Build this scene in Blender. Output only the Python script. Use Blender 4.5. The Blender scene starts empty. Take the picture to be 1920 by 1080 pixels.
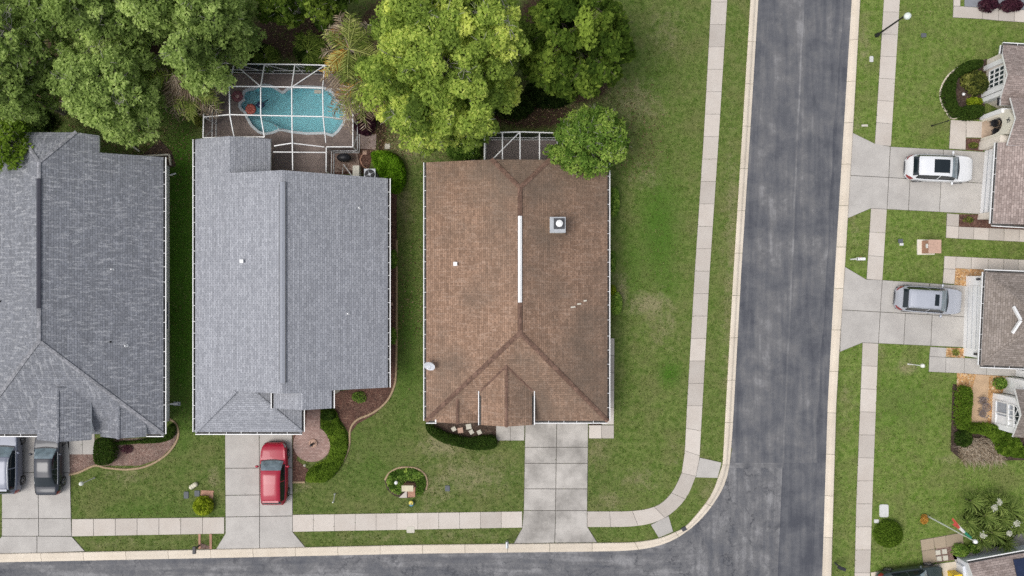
import bpy, math, random
import numpy as np
from mathutils import Vector, Matrix
from mathutils.geometry import tessellate_polygon
R = math.radians
random.seed(7)
rng = np.random.default_rng(7)
SC = bpy.context.scene
COL = SC.collection

# ------------------------------------------------------------------ camera, sky, sun, exposure
HC = 58.0                      # drone height, metres
FPX = 26.0 * HC                # focal length in photo pixels (photo is 1920 wide)
cam_d = bpy.data.cameras.new("camera"); cam = bpy.data.objects.new("camera", cam_d); COL.objects.link(cam)
cam.location = (0, 0, HC); cam.rotation_euler = (0, 0, 0)
cam_d.sensor_width = 36.0; cam_d.lens = 36.0 * FPX / 1920.0; cam_d.clip_end = 1000
SC.camera = cam
SUN_EL, SUN_AZ = 62, 250       # azimuth clockwise from north (+Y)
w = bpy.data.worlds.new("World"); SC.world = w; w.use_nodes = True
nt = w.node_tree; nt.nodes.clear()
sky = nt.nodes.new('ShaderNodeTexSky'); sky.sky_type = 'NISHITA'; sky.sun_disc = False
sky.sun_elevation = R(SUN_EL); sky.sun_rotation = R(SUN_AZ); sky.dust_density = 4; sky.ozone_density = 1.0; sky.air_density = 1.0
hs = nt.nodes.new('ShaderNodeHueSaturation'); hs.inputs['Saturation'].default_value = 0.45
bg = nt.nodes.new('ShaderNodeBackground'); bg.inputs['Strength'].default_value = 0.13
wo = nt.nodes.new('ShaderNodeOutputWorld')
nt.links.new(sky.outputs[0], hs.inputs['Color']); nt.links.new(hs.outputs[0], bg.inputs[0]); nt.links.new(bg.outputs[0], wo.inputs[0])
sl = bpy.data.lights.new("sun", 'SUN'); sl.energy = 1.15; sl.angle = R(32); sl.color = (1.0, 0.985, 0.96)
so = bpy.data.objects.new("sun", sl); COL.objects.link(so)
az = R(SUN_AZ); el = R(SUN_EL)
sd = Vector((math.sin(az)*math.cos(el), math.cos(az)*math.cos(el), math.sin(el)))
so.rotation_euler = sd.to_track_quat('Z', 'Y').to_euler(); so.location = sd*100
SC.view_settings.view_transform = 'Standard'; SC.view_settings.look = 'None'
SC.view_settings.exposure = 0.25; SC.view_settings.gamma = 1.0
SC.render.engine = 'CYCLES'; SC.cycles.max_bounces = 8; SC.cycles.transparent_max_bounces = 24
SC.cycles.use_denoising = False

# ------------------------------------------------------------------ helpers
def W(px, py, z=0.0):
    k = (HC - z) / FPX
    return Vector(((px-960)*k, -(py-540)*k, z))
def L2(pts, z=0.0): return [W(x, y, z) for x, y in pts]
class PL:                       # plane through three points, z as a function of x and y
    def __init__(s, a, b, c):
        n = (b-a).cross(c-a); s.b = -n.x/n.z; s.c = -n.y/n.z; s.a = a.z - s.b*a.x - s.c*a.y
    def z(s, x, y): return s.a + s.b*x + s.c*y
    def on(s, px, py):          # where the line of sight of a pixel meets the plane
        m = s.b*(px-960)/FPX - s.c*(py-540)/FPX
        return W(px, py, (s.a + m*HC)/(1+m))

def tag(o, label=None, cat=None, group=None, kind=None):
    if label: o['label'] = label
    if cat: o['category'] = cat
    if group: o['group'] = group
    if kind: o['kind'] = kind
    return o
def thing(name, loc, label, cat, group=None, rz=0):
    o = bpy.data.objects.new(name, None); COL.objects.link(o); o.location = loc; o.rotation_euler = (0, 0, rz)
    o.empty_display_size = .3
    return tag(o, label, cat, group)
def link(name, me, parent=None, world=True):
    o = bpy.data.objects.new(name, me); COL.objects.link(o)
    if parent is not None:
        o.parent = parent
        if world:
            T = Matrix.Translation(parent.location) @ parent.rotation_euler.to_matrix().to_4x4()
            p = parent
            if p.parent is not None: T = mats[p.name]
            o.matrix_parent_inverse = T.inverted()
    mats[o.name] = Matrix.Identity(4)
    return o
mats = {}
class MB:
    """collects faces; world coordinates (or local when build(local=True))"""
    def __init__(s): s.v = []; s.f = []; s.m = []; s.t = []
    def face(s, pts, m=0, t=.5):
        i = len(s.v); s.v += [tuple(p) for p in pts]; s.f.append(list(range(i, i+len(pts)))); s.m.append(m); s.t.append(t)
    def prism(s, poly, z0, z1, m=0, t=.5, ms=None):
        n = len(poly); ms = m if ms is None else ms
        a = [(p[0], p[1]) for p in poly]
        if sum(a[i][0]*a[(i+1) % n][1]-a[(i+1) % n][0]*a[i][1] for i in range(n)) < 0: a = a[::-1]
        s.face([(x, y, z1) for x, y in a], m, t)
        s.face([(x, y, z0) for x, y in a][::-1], m, t)
        for i in range(n):
            x, y = a[i]; X, Y = a[(i+1) % n]
            s.face([(x, y, z0), (X, Y, z0), (X, Y, z1), (x, y, z1)], ms, t)
    def box(s, c, d, rz=0, m=0, t=.5):
        cx, cy, cz = c; ca, sa = math.cos(rz), math.sin(rz)
        P = [(cx+ca*x-sa*y, cy+sa*x+ca*y) for x, y in ((-d[0]/2, -d[1]/2), (d[0]/2, -d[1]/2), (d[0]/2, d[1]/2), (-d[0]/2, d[1]/2))]
        s.prism(P, cz-d[2]/2, cz+d[2]/2, m, t)
    def bar(s, p, q, w, h=None, m=0, t=.5):
        p = Vector(p); q = Vector(q); h = h or w; d = (q-p)
        if d.length < 1e-6: return
        d.normalize(); up = Vector((0, 0, 1)) if abs(d.z) < .95 else Vector((0, 1, 0))
        a = d.cross(up).normalized()*(w/2); b = a.cross(d).normalized()*(h/2)
        P = [p-a-b, p+a-b, p+a+b, p-a+b]; Q = [q-a-b, q+a-b, q+a+b, q-a+b]
        s.face(P, m, t); s.face(Q[::-1], m, t)
        for i in range(4): j = (i+1) % 4; s.face([P[j], P[i], Q[i], Q[j]], m, t)
    def tube(s, pts, rad, n=8, m=0, t=.5, cap=True):
        pts = [Vector(p) for p in pts]; rad = rad if hasattr(rad, '__len__') else [rad]*len(pts)
        rings = []
        for i, p in enumerate(pts):
            d = (pts[min(i+1, len(pts)-1)]-pts[max(i-1, 0)]).normalized()
            up = Vector((0, 0, 1)) if abs(d.z) < .9 else Vector((0, 1, 0))
            a = d.cross(up).normalized(); b = a.cross(d)
            rings.append([p+(a*math.cos(2*math.pi*k/n)+b*math.sin(2*math.pi*k/n))*rad[i] for k in range(n)])
        for A, B in zip(rings, rings[1:]):
            for k in range(n): j = (k+1) % n; s.face([A[j], A[k], B[k], B[j]], m, t)
        if cap: s.face(rings[0], m, t); s.face(rings[-1][::-1], m, t)
    def lathe(s, c, prof, n=16, m=0, t=.5, sx=1, sy=1):
        c = Vector(c); rings = [[c+Vector((r*sx*math.cos(2*math.pi*k/n), r*sy*math.sin(2*math.pi*k/n), z)) for k in range(n)] for r, z in prof]
        for A, B in zip(rings, rings[1:]):
            for k in range(n): j = (k+1) % n; s.face([A[k], A[j], B[j], B[k]], m, t)
        s.face(rings[-1], m, t); s.face(rings[0][::-1], m, t)
    def build(s, name, mat, parent=None, smooth=False, local=False, uv=None, weld=False):
        me = bpy.data.meshes.new(name); me.from_pydata(s.v, [], s.f)
        for mm in (mat if isinstance(mat, (list, tuple)) else [mat]): me.materials.append(mm)
        me.polygons.foreach_set('material_index', s.m)
        at = me.attributes.new('tint', 'FLOAT', 'FACE'); at.data.foreach_set('value', s.t)
        if weld or smooth:
            import bmesh
            bm = bmesh.new(); bm.from_mesh(me); bmesh.ops.remove_doubles(bm, verts=bm.verts, dist=1e-4)
            bmesh.ops.recalc_face_normals(bm, faces=bm.faces); bm.to_mesh(me); bm.free()
        if smooth: me.polygons.foreach_set('use_smooth', [True]*len(me.polygons))
        return link(name, me, parent, world=not local)

# ------------------------------------------------------------------ node materials
def new_mat(name):
    m = bpy.data.materials.new(name); m.use_nodes = True; n = m.node_tree; n.nodes.clear()
    out = n.nodes.new('ShaderNodeOutputMaterial'); b = n.nodes.new('ShaderNodeBsdfPrincipled')
    n.links.new(b.outputs[0], out.inputs[0]); return m, n, b, out
class G:                        # tiny node-graph writer
    def __init__(s, n): s.n = n
    def nd(s, typ, **kw):
        x = s.n.nodes.new(typ)
        for k, v in kw.items():
            if k.startswith('_'): setattr(x, k[1:], v)
        return x
    def setin(s, x, k, v):
        if isinstance(v, bpy.types.NodeSocket): s.n.links.new(v, x.inputs[k])
        elif v is not None: x.inputs[k].default_value = v
    def obj(s):
        return s.nd('ShaderNodeTexCoord').outputs['Object']
    def geo(s): return s.nd('ShaderNodeNewGeometry').outputs['Position']
    def uv(s): return s.nd('ShaderNodeUVMap').outputs[0]
    def attr(s, a, out='Fac'):
        x = s.nd('ShaderNodeAttribute', _attribute_name=a); return x.outputs[out]
    def noise(s, v, scale, detail=4, rough=.55, out=0, dist=0):
        x = s.nd('ShaderNodeTexNoise'); s.setin(x, 'Vector', v); s.setin(x, 'Scale', scale); s.setin(x, 'Detail', detail); s.setin(x, 'Roughness', rough); s.setin(x, 'Distortion', dist)
        return x.outputs[out]
    def scale(s, v, xyz, rot=(0, 0, 0)):
        x = s.nd('ShaderNodeMapping'); s.setin(x, 'Vector', v); x.inputs['Scale'].default_value = xyz; x.inputs['Rotation'].default_value = rot; return x.outputs[0]
    def ramp(s, f, stops, interp='LINEAR'):
        x = s.nd('ShaderNodeValToRGB'); x.color_ramp.interpolation = interp; e = x.color_ramp.elements
        while len(e) < len(stops): e.new(.5)
        for el_, (p, c) in zip(e, stops):
            el_.position = p; el_.color = (c, c, c, 1) if not hasattr(c, '__len__') else (*c, 1)
        s.setin(x, 'Fac', f); return x.outputs[0]
    def mix(s, f, a, b, typ='MIX'):
        x = s.nd('ShaderNodeMix', _data_type='RGBA', _blend_type=typ)
        s.setin(x, 0, f); s.setin(x, 6, a if not isinstance(a, tuple) else (*a, 1)); s.setin(x, 7, b if not isinstance(b, tuple) else (*b, 1)); return x.outputs[2]
    def math(s, op, a, b=0.0, clamp=False):
        x = s.nd('ShaderNodeMath', _operation=op, _use_clamp=clamp); s.setin(x, 0, a); s.setin(x, 1, b); return x.outputs[0]
    def bump(s, h, dist=.02, strength=.5):
        x = s.nd('ShaderNodeBump'); s.setin(x, 'Height', h); x.inputs['Distance'].default_value = dist; x.inputs['Strength'].default_value = strength; return x.outputs[0]
def plain(name, c, rough=.6, metal=0, var=.12, nscale=3.0, coat=0, bump=0):
    m, n, b, o = new_mat(name); g = G(n)
    nz = g.noise(g.geo(), nscale, 5)
    k = g.ramp(nz, [(.3, 1-var), (.7, 1+var)])
    g.setin(b, 'Base Color', g.mix(1.0, tuple(c), k, 'MULTIPLY')); b.inputs['Roughness'].default_value = rough; b.inputs['Metallic'].default_value = metal
    if coat: b.inputs['Coat Weight'].default_value = coat; b.inputs['Coat Roughness'].default_value = .05
    if bump: g.setin(b, 'Normal', g.bump(g.noise(g.geo(), nscale*8, 4), bump))
    return m

def concrete(name, c, dirt=.2, stain=(0.2, .17, .13), dscale=.7, tintv=.25):
    m, n, b, o = new_mat(name); g = G(n); P = g.geo()
    t = g.attr('tint')
    k = g.math('ADD', g.math('MULTIPLY', t, tintv), 1-tintv/2)
    big = g.ramp(g.noise(P, dscale, 6, .65), [(.38, 0.0), (.7, 1.0)])
    fine = g.ramp(g.noise(P, 14, 6, .7), [(.25, .84), (.75, 1.1)])
    spk = g.ramp(g.noise(P, 5.5, 4, .8), [(.64, 0.0), (.72, 1.0)])
    col = g.mix(g.math('MULTIPLY', big, dirt), tuple(c), tuple(stain))
    col = g.mix(g.math('MULTIPLY', spk, dirt*.55), col, tuple(x*.6 for x in stain))
    kk = g.mix(1.0, k, fine, 'MULTIPLY')
    g.setin(b, 'Base Color', g.mix(1.0, col, kk, 'MULTIPLY')); b.inputs['Roughness'].default_value = .85
    g.setin(b, 'Normal', g.bump(g.noise(P, 40, 4), .004)); return m

def shingle(name, c, c2, streak=0.0, stc=(.5, .5, .5), blotch=0.0, blc=(.05, .04, .03), row=.15, width=.3, vary=1.0):
    m, n, b, o = new_mat(name); g = G(n); U = g.uv()
    br = g.nd('ShaderNodeTexBrick', _offset=.37, _offset_frequency=2, _squash=1.0)
    g.setin(br, 'Vector', U); br.inputs['Scale'].default_value = 1; br.inputs['Mortar Size'].default_value = .014
    br.inputs['Brick Width'].default_value = width; br.inputs['Row Height'].default_value = row; br.inputs['Mortar Smooth'].default_value = .3; br.inputs['Bias'].default_value = 0
    br.inputs['Color1'].default_value = (*[x*(1-.16*vary) for x in c], 1); br.inputs['Color2'].default_value = (*c2, 1); br.inputs['Mortar'].default_value = (*[x*.62 for x in c], 1)
    col = br.outputs['Color']
    fine = g.ramp(g.noise(U, 9, 4, .75), [(.3, .82), (.72, 1.2)])
    col = g.mix(1.0, col, fine, 'MULTIPLY')
    rowv = g.nd('ShaderNodeTexNoise'); g.setin(rowv, 'Vector', g.scale(U, (.15, 1/row*.999, 1))); rowv.inputs['Scale'].default_value = 1.0; rowv.inputs['Detail'].default_value = 1
    col = g.mix(1.0, col, g.ramp(rowv.outputs[0], [(.3, .9), (.7, 1.1)]), 'MULTIPLY')
    if streak:
        sm = g.ramp(g.noise(g.scale(U, (5.5, 1.0, 1)), 1.2, 3, .6, dist=.6), [(.52, 0.0), (.62, 1.0)])
        sm2 = g.ramp(g.noise(U, 11, 2, .6), [(.42, .15), (.58, 1.0)])
        col = g.mix(g.math('MULTIPLY', g.math('MULTIPLY', sm, sm2), streak), col, tuple(stc))
    if blotch:
        bm_ = g.ramp(g.noise(g.geo(), .17, 5, .6), [(.44, 0.0), (.64, 1.0)])
        col = g.mix(g.math('MULTIPLY', bm_, blotch), col, tuple(blc))
        b2 = g.ramp(g.noise(g.geo(), .5, 3, .5), [(.35, .92), (.7, 1.08)])
        col = g.mix(1.0, col, b2, 'MULTIPLY')
    g.setin(b, 'Base Color', col); b.inputs['Roughness'].default_value = .9
    g.setin(b, 'Normal', g.bump(br.outputs['Fac'], -.01, .6)); return m

def leafmat(name, dark, mid, light, trans=.5):
    m, n, b, o = new_mat(name); g = G(n)
    t = g.attr('tint')
    col = g.ramp(t, [(0.0, dark), (.5, mid), (1.0, light)])
    n.nodes.remove(b)
    d = g.nd('ShaderNodeBsdfDiffuse'); tr = g.nd('ShaderNodeBsdfTranslucent'); mx = g.nd('ShaderNodeMixShader')
    g.setin(d, 'Color', col); g.setin(tr, 'Color', col); mx.inputs[0].default_value = trans
    n.links.new(d.outputs[0], mx.inputs[1]); n.links.new(tr.outputs[0], mx.inputs[2]); n.links.new(mx.outputs[0], o.inputs[0]); return m

M = {}
M['walk'] = concrete('sidewalk_concrete', (.56, .51, .455), .35, (.42, .35, .29), tintv=.26)
M['drive'] = concrete('driveway_concrete', (.49, .465, .43), .5, (.30, .28, .26), tintv=.14)
M['drive_old'] = concrete('weathered_concrete', (.50, .47, .43), 1.0, (.22, .205, .185), .45, tintv=.12)
M['kerb'] = concrete('kerb_concrete', (.69, .61, .50), .4, (.50, .42, .32), tintv=.18)
M['kerbgrey'] = concrete('garage_apron', (.22, .24, .28), .3, (.15, .15, .16))
M['roofA'] = shingle('dark_grey_shingles', (.195, .203, .225), (.235, .244, .27), .85, (.40, .405, .42))
M['roofB'] = shingle('light_grey_shingles', (.30, .31, .34), (.375, .385, .415), 0, vary=.6)
M['roofC'] = shingle('brown_shingles', (.27, .165, .108), (.345, .218, .148), .5, (.48, .35, .27), .62, (.12, .095, .072))
M['roofD'] = shingle('pinkish_shingles', (.30, .235, .21), (.40, .325, .295), .3, (.5, .44, .4), .1)
M['roofE'] = shingle('taupe_shingles', (.24, .20, .17), (.31, .265, .235), .25, (.38, .34, .31), .25)
M['white'] = plain('white_aluminium', (.82, .82, .81), .45, var=.05)
M['cream'] = plain('cream_paint', (.70, .66, .56), .6, var=.06)
M['wallg'] = plain('pale_grey_stucco', (.66, .68, .72), .8, var=.06, bump=.004)
M['wallc'] = plain('cream_stucco', (.78, .71, .62), .8, var=.05, bump=.004)
M['wallw'] = plain('white_stucco', (.86, .86, .86), .8, var=.04, bump=.004)
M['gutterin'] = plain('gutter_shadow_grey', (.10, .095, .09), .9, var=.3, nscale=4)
M['black'] = plain('black_plastic', (.018, .018, .022), .5)
M['dark'] = plain('dark_metal', (.05, .052, .06), .45)
M['ventblack'] = plain('black_ridge_metal', (.035, .035, .05), .6)
M['steel'] = plain('grey_metal', (.42, .44, .46), .4, .5)
M['glass'] = plain('dark_window_glass', (.02, .035, .04), .08, var=.02)
M['curtain'] = plain('window_pane_pale', (.36, .39, .43), .15, var=.05)
M['tyre'] = plain('tyre_rubber', (.02, .02, .02), .8)
M['rim'] = plain('alloy_rim', (.45, .45, .46), .35, .8)
M['brown'] = plain('brown_capping', (.13, .075, .055), .8)
M['edging'] = concrete('edging_concrete', (.40, .29, .18), .4, (.25, .18, .11), 1.5)
M['brick'] = plain('terracotta_brick', (.40, .22, .15), .85, var=.25, nscale=12)
M['salmon'] = plain('salmon_masonry', (.50, .33, .25), .85, var=.15, nscale=8)
M['stone'] = plain('pale_stone', (.55, .52, .44), .85, var=.15, nscale=8)
M['jointbase'] = plain('joint_filler', (.13, .12, .105), .95)
M['bark'] = plain('grey_bark', (.20, .175, .15), .9, var=.3, nscale=6)
M['barkd'] = plain('dark_bark', (.09, .07, .055), .9, var=.3, nscale=6)
M['twig'] = plain('pale_twigs', (.34, .32, .28), .9, var=.2, nscale=6)

def speckle(name, cols, scale, wet=0):
    m, n, b, o = new_mat(name); g = G(n); P = g.geo()
    v = g.nd('ShaderNodeTexVoronoi'); g.setin(v, 'Vector', P); v.inputs['Scale'].default_value = scale
    sx = g.nd('ShaderNodeSeparateColor'); g.setin(sx, 0, v.outputs['Color'])
    k = len(cols)
    col = g.ramp(sx.outputs[0], [(i/(k-1), c) for i, c in enumerate(cols)])
    big = g.ramp(g.noise(P, 1.3, 5, .6), [(.3, .7), (.7, 1.25)])
    g.setin(b, 'Base Color', g.mix(1.0, col, big, 'MULTIPLY')); b.inputs['Roughness'].default_value = .9
    g.setin(b, 'Normal', g.bump(v.outputs['Distance'], .03, .8)); return m
M['mulch'] = speckle('red_brown_mulch', [(.045, .02, .013), (.13, .06, .042), (.09, .042, .03), (.2, .12, .085)], 16)
M['mulchp'] = speckle('pinkish_mulch', [(.10, .055, .04), (.24, .16, .13), (.17, .10, .08), (.30, .23, .19)], 16)
M['mulchd'] = speckle('leaf_litter', [(.02, .014, .009), (.07, .042, .028), (.045, .026, .018), (.11, .08, .06)], 12)
M['gravel'] = speckle('orange_gravel', [(.25, .12, .05), (.55, .33, .14), (.42, .22, .09), (.62, .50, .34)], 11)
M['tanpav'] = plain('tan_patio_paving', (.50, .35, .22), .85, var=.12, nscale=2)
def pavers(name, c, c2, mortar, bw=.2, rh=.1):
    m, n, b, o = new_mat(name); g = G(n); P = g.geo()
    br = g.nd('ShaderNodeTexBrick'); g.setin(br, 'Vector', P); br.inputs['Scale'].default_value = 1; br.inputs['Brick Width'].default_value = bw; br.inputs['Row Height'].default_value = rh
    br.inputs['Mortar Size'].default_value = .008; br.inputs['Color1'].default_value = (*c, 1); br.inputs['Color2'].default_value = (*c2, 1); br.inputs['Mortar'].default_value = (*mortar, 1)
    big = g.ramp(g.noise(P, .8, 5, .6), [(.3, .8), (.7, 1.2)])
    g.setin(b, 'Base Color', g.mix(1.0, br.outputs['Color'], big, 'MULTIPLY')); b.inputs['Roughness'].default_value = .8; return m
M['deck'] = pavers('pool_deck_pavers', (.20, .155, .135), (.25, .195, .17), (.12, .09, .08), .3, .3)
M['pavers'] = pavers('brick_pavers', (.30, .185, .155), (.42, .29, .25), (.14, .09, .075), .2, .1)

def grassmat():
    m, n, b, o = new_mat('lawn_grass'); g = G(n); P = g.geo()
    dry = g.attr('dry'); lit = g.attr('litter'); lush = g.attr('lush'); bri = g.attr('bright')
    n1 = g.noise(P, .55, 6, .62); n2 = g.noise(P, 2.6, 6, .7); n3 = g.noise(g.scale(P, (1, 1, 1)), 10, 6, .85); n4 = g.noise(P, 38, 3, .7)
    a = g.mix(g.ramp(n2, [(.38, 0.0), (.60, 1.0)]), (.066, .108, .020), (.138, .172, .050))
    br_ = g.mix(g.ramp(n2, [(.38, 0.0), (.60, 1.0)]), (.092, .158, .022), (.182, .238, .060))
    a = g.mix(bri, a, br_)
    a = g.mix(g.math('MULTIPLY', g.ramp(n1, [(.46, 0.0), (.64, 1.0)]), .5), a, (.165, .16, .066))
    a = g.mix(g.math('MULTIPLY', lush, g.ramp(n2, [(.3, .55), (.6, 1.0)])), a, (.05, .135, .010))  # lush grass green, brightened to offset the shade between houses A and B
    dm = g.ramp(g.math('ADD', g.math('MULTIPLY', dry, 1.0), g.math('MULTIPLY', g.math('SUBTRACT', g.noise(P, 1.7, 7, .75), .5), 1.9)), [(.28, 0.0), (.85, 1.0)])
    a = g.mix(g.math('MULTIPLY', dm, .72), a, g.mix(n3, (.19, .155, .085), (.36, .32, .19)))
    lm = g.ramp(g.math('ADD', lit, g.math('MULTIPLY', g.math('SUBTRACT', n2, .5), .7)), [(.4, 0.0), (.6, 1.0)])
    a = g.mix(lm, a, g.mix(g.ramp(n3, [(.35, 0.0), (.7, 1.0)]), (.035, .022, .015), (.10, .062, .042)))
    a = g.mix(1.0, a, g.ramp(n3, [(.33, .6), (.66, 1.42)]), 'MULTIPLY')
    a = g.mix(1.0, a, g.ramp(n4, [(.25, .72), (.75, 1.25)]), 'MULTIPLY')
    g.setin(b, 'Base Color', a); b.inputs['Roughness'].default_value = .95; b.inputs['Specular IOR Level'].default_value = .15
    hgt = g.math('ADD', g.math('MULTIPLY', n3, .6), g.math('MULTIPLY', n4, .4))
    g.setin(b, 'Normal', g.bump(hgt, .06, .7)); return m
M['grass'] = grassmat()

def roadmat():
    m, n, b, o = new_mat('asphalt'); g = G(n); P = g.geo(); t = g.attr('tint'); hz = g.attr('horiz')
    sv = g.noise(g.scale(P, (1.7, .12, 1)), 1.0, 6, .6); sh_ = g.noise(g.scale(P, (.12, 1.7, 1)), 1.0, 6, .6)
    st = g.mix(hz, sv, sh_)
    pat = g.noise(P, .55, 7, .68, dist=.25); fine = g.noise(P, 22, 5, .8)
    k = g.math('ADD', g.math('MULTIPLY', t, 1.0), g.math('ADD', g.math('MULTIPLY', g.math('SUBTRACT', st, .5), 1.5), g.math('MULTIPLY', g.math('SUBTRACT', pat, .5), 1.9)))
    col = g.ramp(k, [(0.0, (.062, .066, .080)), (.4, (.108, .111, .122)), (.7, (.150, .149, .153)), (1.0, (.25, .247, .25))])
    # crazed seal-coat marks where the surface is worn (worn attribute)
    wn = g.attr('worn')
    cr = g.ramp(g.noise(P, 1.1, 9, .8, dist=1.1), [(.475, 1.0), (.498, .0), (.52, 1.0)])
    crm = g.math('MULTIPLY', g.math('SUBTRACT', 1.0, cr), g.math('MULTIPLY', wn, .62))
    col = g.mix(crm, col, (.045, .048, .062))
    vo = g.nd('ShaderNodeTexVoronoi', _feature='DISTANCE_TO_EDGE'); wv = g.nd('ShaderNodeVectorMath', _operation='ADD'); nz = g.noise(P, 1.4, 5, .7, out=1)
    sc_ = g.nd('ShaderNodeVectorMath', _operation='SCALE'); g.n.links.new(nz, sc_.inputs[0]); sc_.inputs['Scale'].default_value = 1.6
    g.n.links.new(P, wv.inputs[0]); g.n.links.new(sc_.outputs[0], wv.inputs[1]); g.n.links.new(wv.outputs[0], vo.inputs['Vector']); vo.inputs['Scale'].default_value = .62
    ck = g.math('MULTIPLY', g.ramp(vo.outputs['Distance'], [(.0, 1.0), (.045, 0.0)]), g.ramp(g.noise(P, .8, 3, .6), [(.47, 0.0), (.6, 1.0)]))
    col = g.mix(g.math('MULTIPLY', ck, g.math('MULTIPLY', wn, .8)), col, (.03, .033, .042))
    sp2 = g.ramp(g.noise(P, 2.2, 6, .75, dist=.8), [(.30, 1.0), (.36, 0.0)])
    col = g.mix(g.math('MULTIPLY', sp2, g.math('MULTIPLY', wn, .5)), col, (.05, .053, .065))
    col = g.mix(1.0, col, g.ramp(fine, [(.3, .78), (.72, 1.22)]), 'MULTIPLY')
    g.setin(b, 'Base Color', col); b.inputs['Roughness'].default_value = .8
    g.setin(b, 'Normal', g.bump(fine, .008, .6)); return m
M['road'] = roadmat()

# ------------------------------------------------------------------ ground sheet with wear
def blob_mask(X, Y, blobs):
    o = np.zeros_like(X)
    for (px, py, rx, ry, s) in blobs:
        c = W(px, py); d = np.sqrt(((X-c.x)/(rx/26))**2 + ((Y-c.y)/(ry/26))**2)
        o = np.maximum(o, s*np.clip(1.25-d, 0, 1))
    return np.clip(o, 0, 1)
POOL = [(450,345),(470,341),(500,345),(530,356),(556,374),(580,388),(596,384),(612,368),(660,352),(740,352),(850,360),(900,385),(940,440),(982,480),(985,520),(978,585),(940,640),(905,668),(850,652),(740,655),(640,645),(585,632),(560,632),(520,650),(470,658),(430,645),(385,605),(352,550),(344,520),(318,500),(305,480),(308,455),(332,436),(326,418),(335,385),(352,372),(395,364),(420,352)]
POOL = [(360+x/3.43, 60+y/3.43) for x, y in POOL]
def make_ground():
    xs = np.unique(np.concatenate([np.linspace(-300, -44, 14), np.arange(-44, 44.01, .3), np.linspace(44, 300, 14)]))
    ys = np.unique(np.concatenate([np.linspace(-300, -27, 14), np.arange(-27, 27.01, .3), np.linspace(27, 300, 14)]))
    X, Y = np.meshgrid(xs, ys, indexing='ij'); nx, ny = X.shape
    co = np.stack([X, Y, np.zeros_like(X)], -1).reshape(-1, 3)
    I = np.arange(nx*ny).reshape(nx, ny)
    q = np.stack([I[:-1, :-1], I[1:, :-1], I[1:, 1:], I[:-1, 1:]], -1).reshape(-1, 4)
    a = W(436, 259); b_ = W(654, 152)           # hole for the pool basin, wholly under the paved pool deck
    cx = co[q].mean(1); keep = ~((cx[:, 0] > a.x) & (cx[:, 0] < b_.x) & (cx[:, 1] > a.y) & (cx[:, 1] < b_.y))
    q = q[keep]
    me = bpy.data.meshes.new('lawn'); me.vertices.add(len(co)); me.vertices.foreach_set('co', co.ravel())
    me.loops.add(q.size); me.loops.foreach_set('vertex_index', q.ravel()); me.polygons.add(len(q))
    me.polygons.foreach_set('loop_start', np.arange(0, q.size, 4)); me.update(calc_edges=True); me.validate()
    dry = blob_mask(X, Y, [(1215,570,55,30,.85),(1165,545,20,45,.75),(880,890,110,50,.62),(830,835,60,30,.8),(1240,600,50,70,.5),(1190,190,70,60,.62),(1210,330,45,40,.5),(1370,600,22,500,.5),(1375,430,18,200,.62),(1340,930,35,40,.6),(1290,850,60,40,.4),
        (240,890,60,25,.5),(400,900,22,40,.55),(560,915,30,14,.6),(770,270,60,40,.7),(760,390,25,45,.6),(850,1005,120,16,.45),(700,1008,120,14,.35),(250,1020,120,14,.35),(1620,80,20,70,.55),(1608,230,14,24,.6),(1600,430,18,40,.5),(1700,690,26,18,.85),(1650,660,18,18,.5),(1590,750,22,90,.45),(720,620,12,200,.4),(1120,840,40,60,.45),(1200,900,60,40,.45),(380,700,12,200,.3),(1250,60,60,80,.42),(640,860,50,30,.35),(1780,860,40,14,.6),(1440,1010,10,10,.1),(820,920,60,40,.55),(1145,940,40,30,.5),(800,960,120,15,.4)])
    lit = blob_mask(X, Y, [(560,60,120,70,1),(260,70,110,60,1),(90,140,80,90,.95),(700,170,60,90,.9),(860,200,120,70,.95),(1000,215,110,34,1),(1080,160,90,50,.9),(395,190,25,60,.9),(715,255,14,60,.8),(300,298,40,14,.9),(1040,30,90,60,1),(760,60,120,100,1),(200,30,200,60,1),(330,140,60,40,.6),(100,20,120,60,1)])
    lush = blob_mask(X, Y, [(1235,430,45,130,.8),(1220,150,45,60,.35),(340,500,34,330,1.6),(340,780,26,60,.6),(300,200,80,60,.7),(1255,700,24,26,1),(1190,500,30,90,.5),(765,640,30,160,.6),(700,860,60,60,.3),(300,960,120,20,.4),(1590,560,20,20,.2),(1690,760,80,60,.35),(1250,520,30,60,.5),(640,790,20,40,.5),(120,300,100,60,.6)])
    bright = np.clip((X-W(1560, 0).x)/1.0, 0, 1)*.95
    bright = np.maximum(bright, .35*np.clip((X-W(1130, 0).x)/2.0, 0, 1))
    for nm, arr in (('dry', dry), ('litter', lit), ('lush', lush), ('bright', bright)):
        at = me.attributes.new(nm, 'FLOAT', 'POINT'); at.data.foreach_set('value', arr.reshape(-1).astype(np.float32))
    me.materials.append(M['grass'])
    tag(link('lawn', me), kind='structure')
make_ground()

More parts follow.
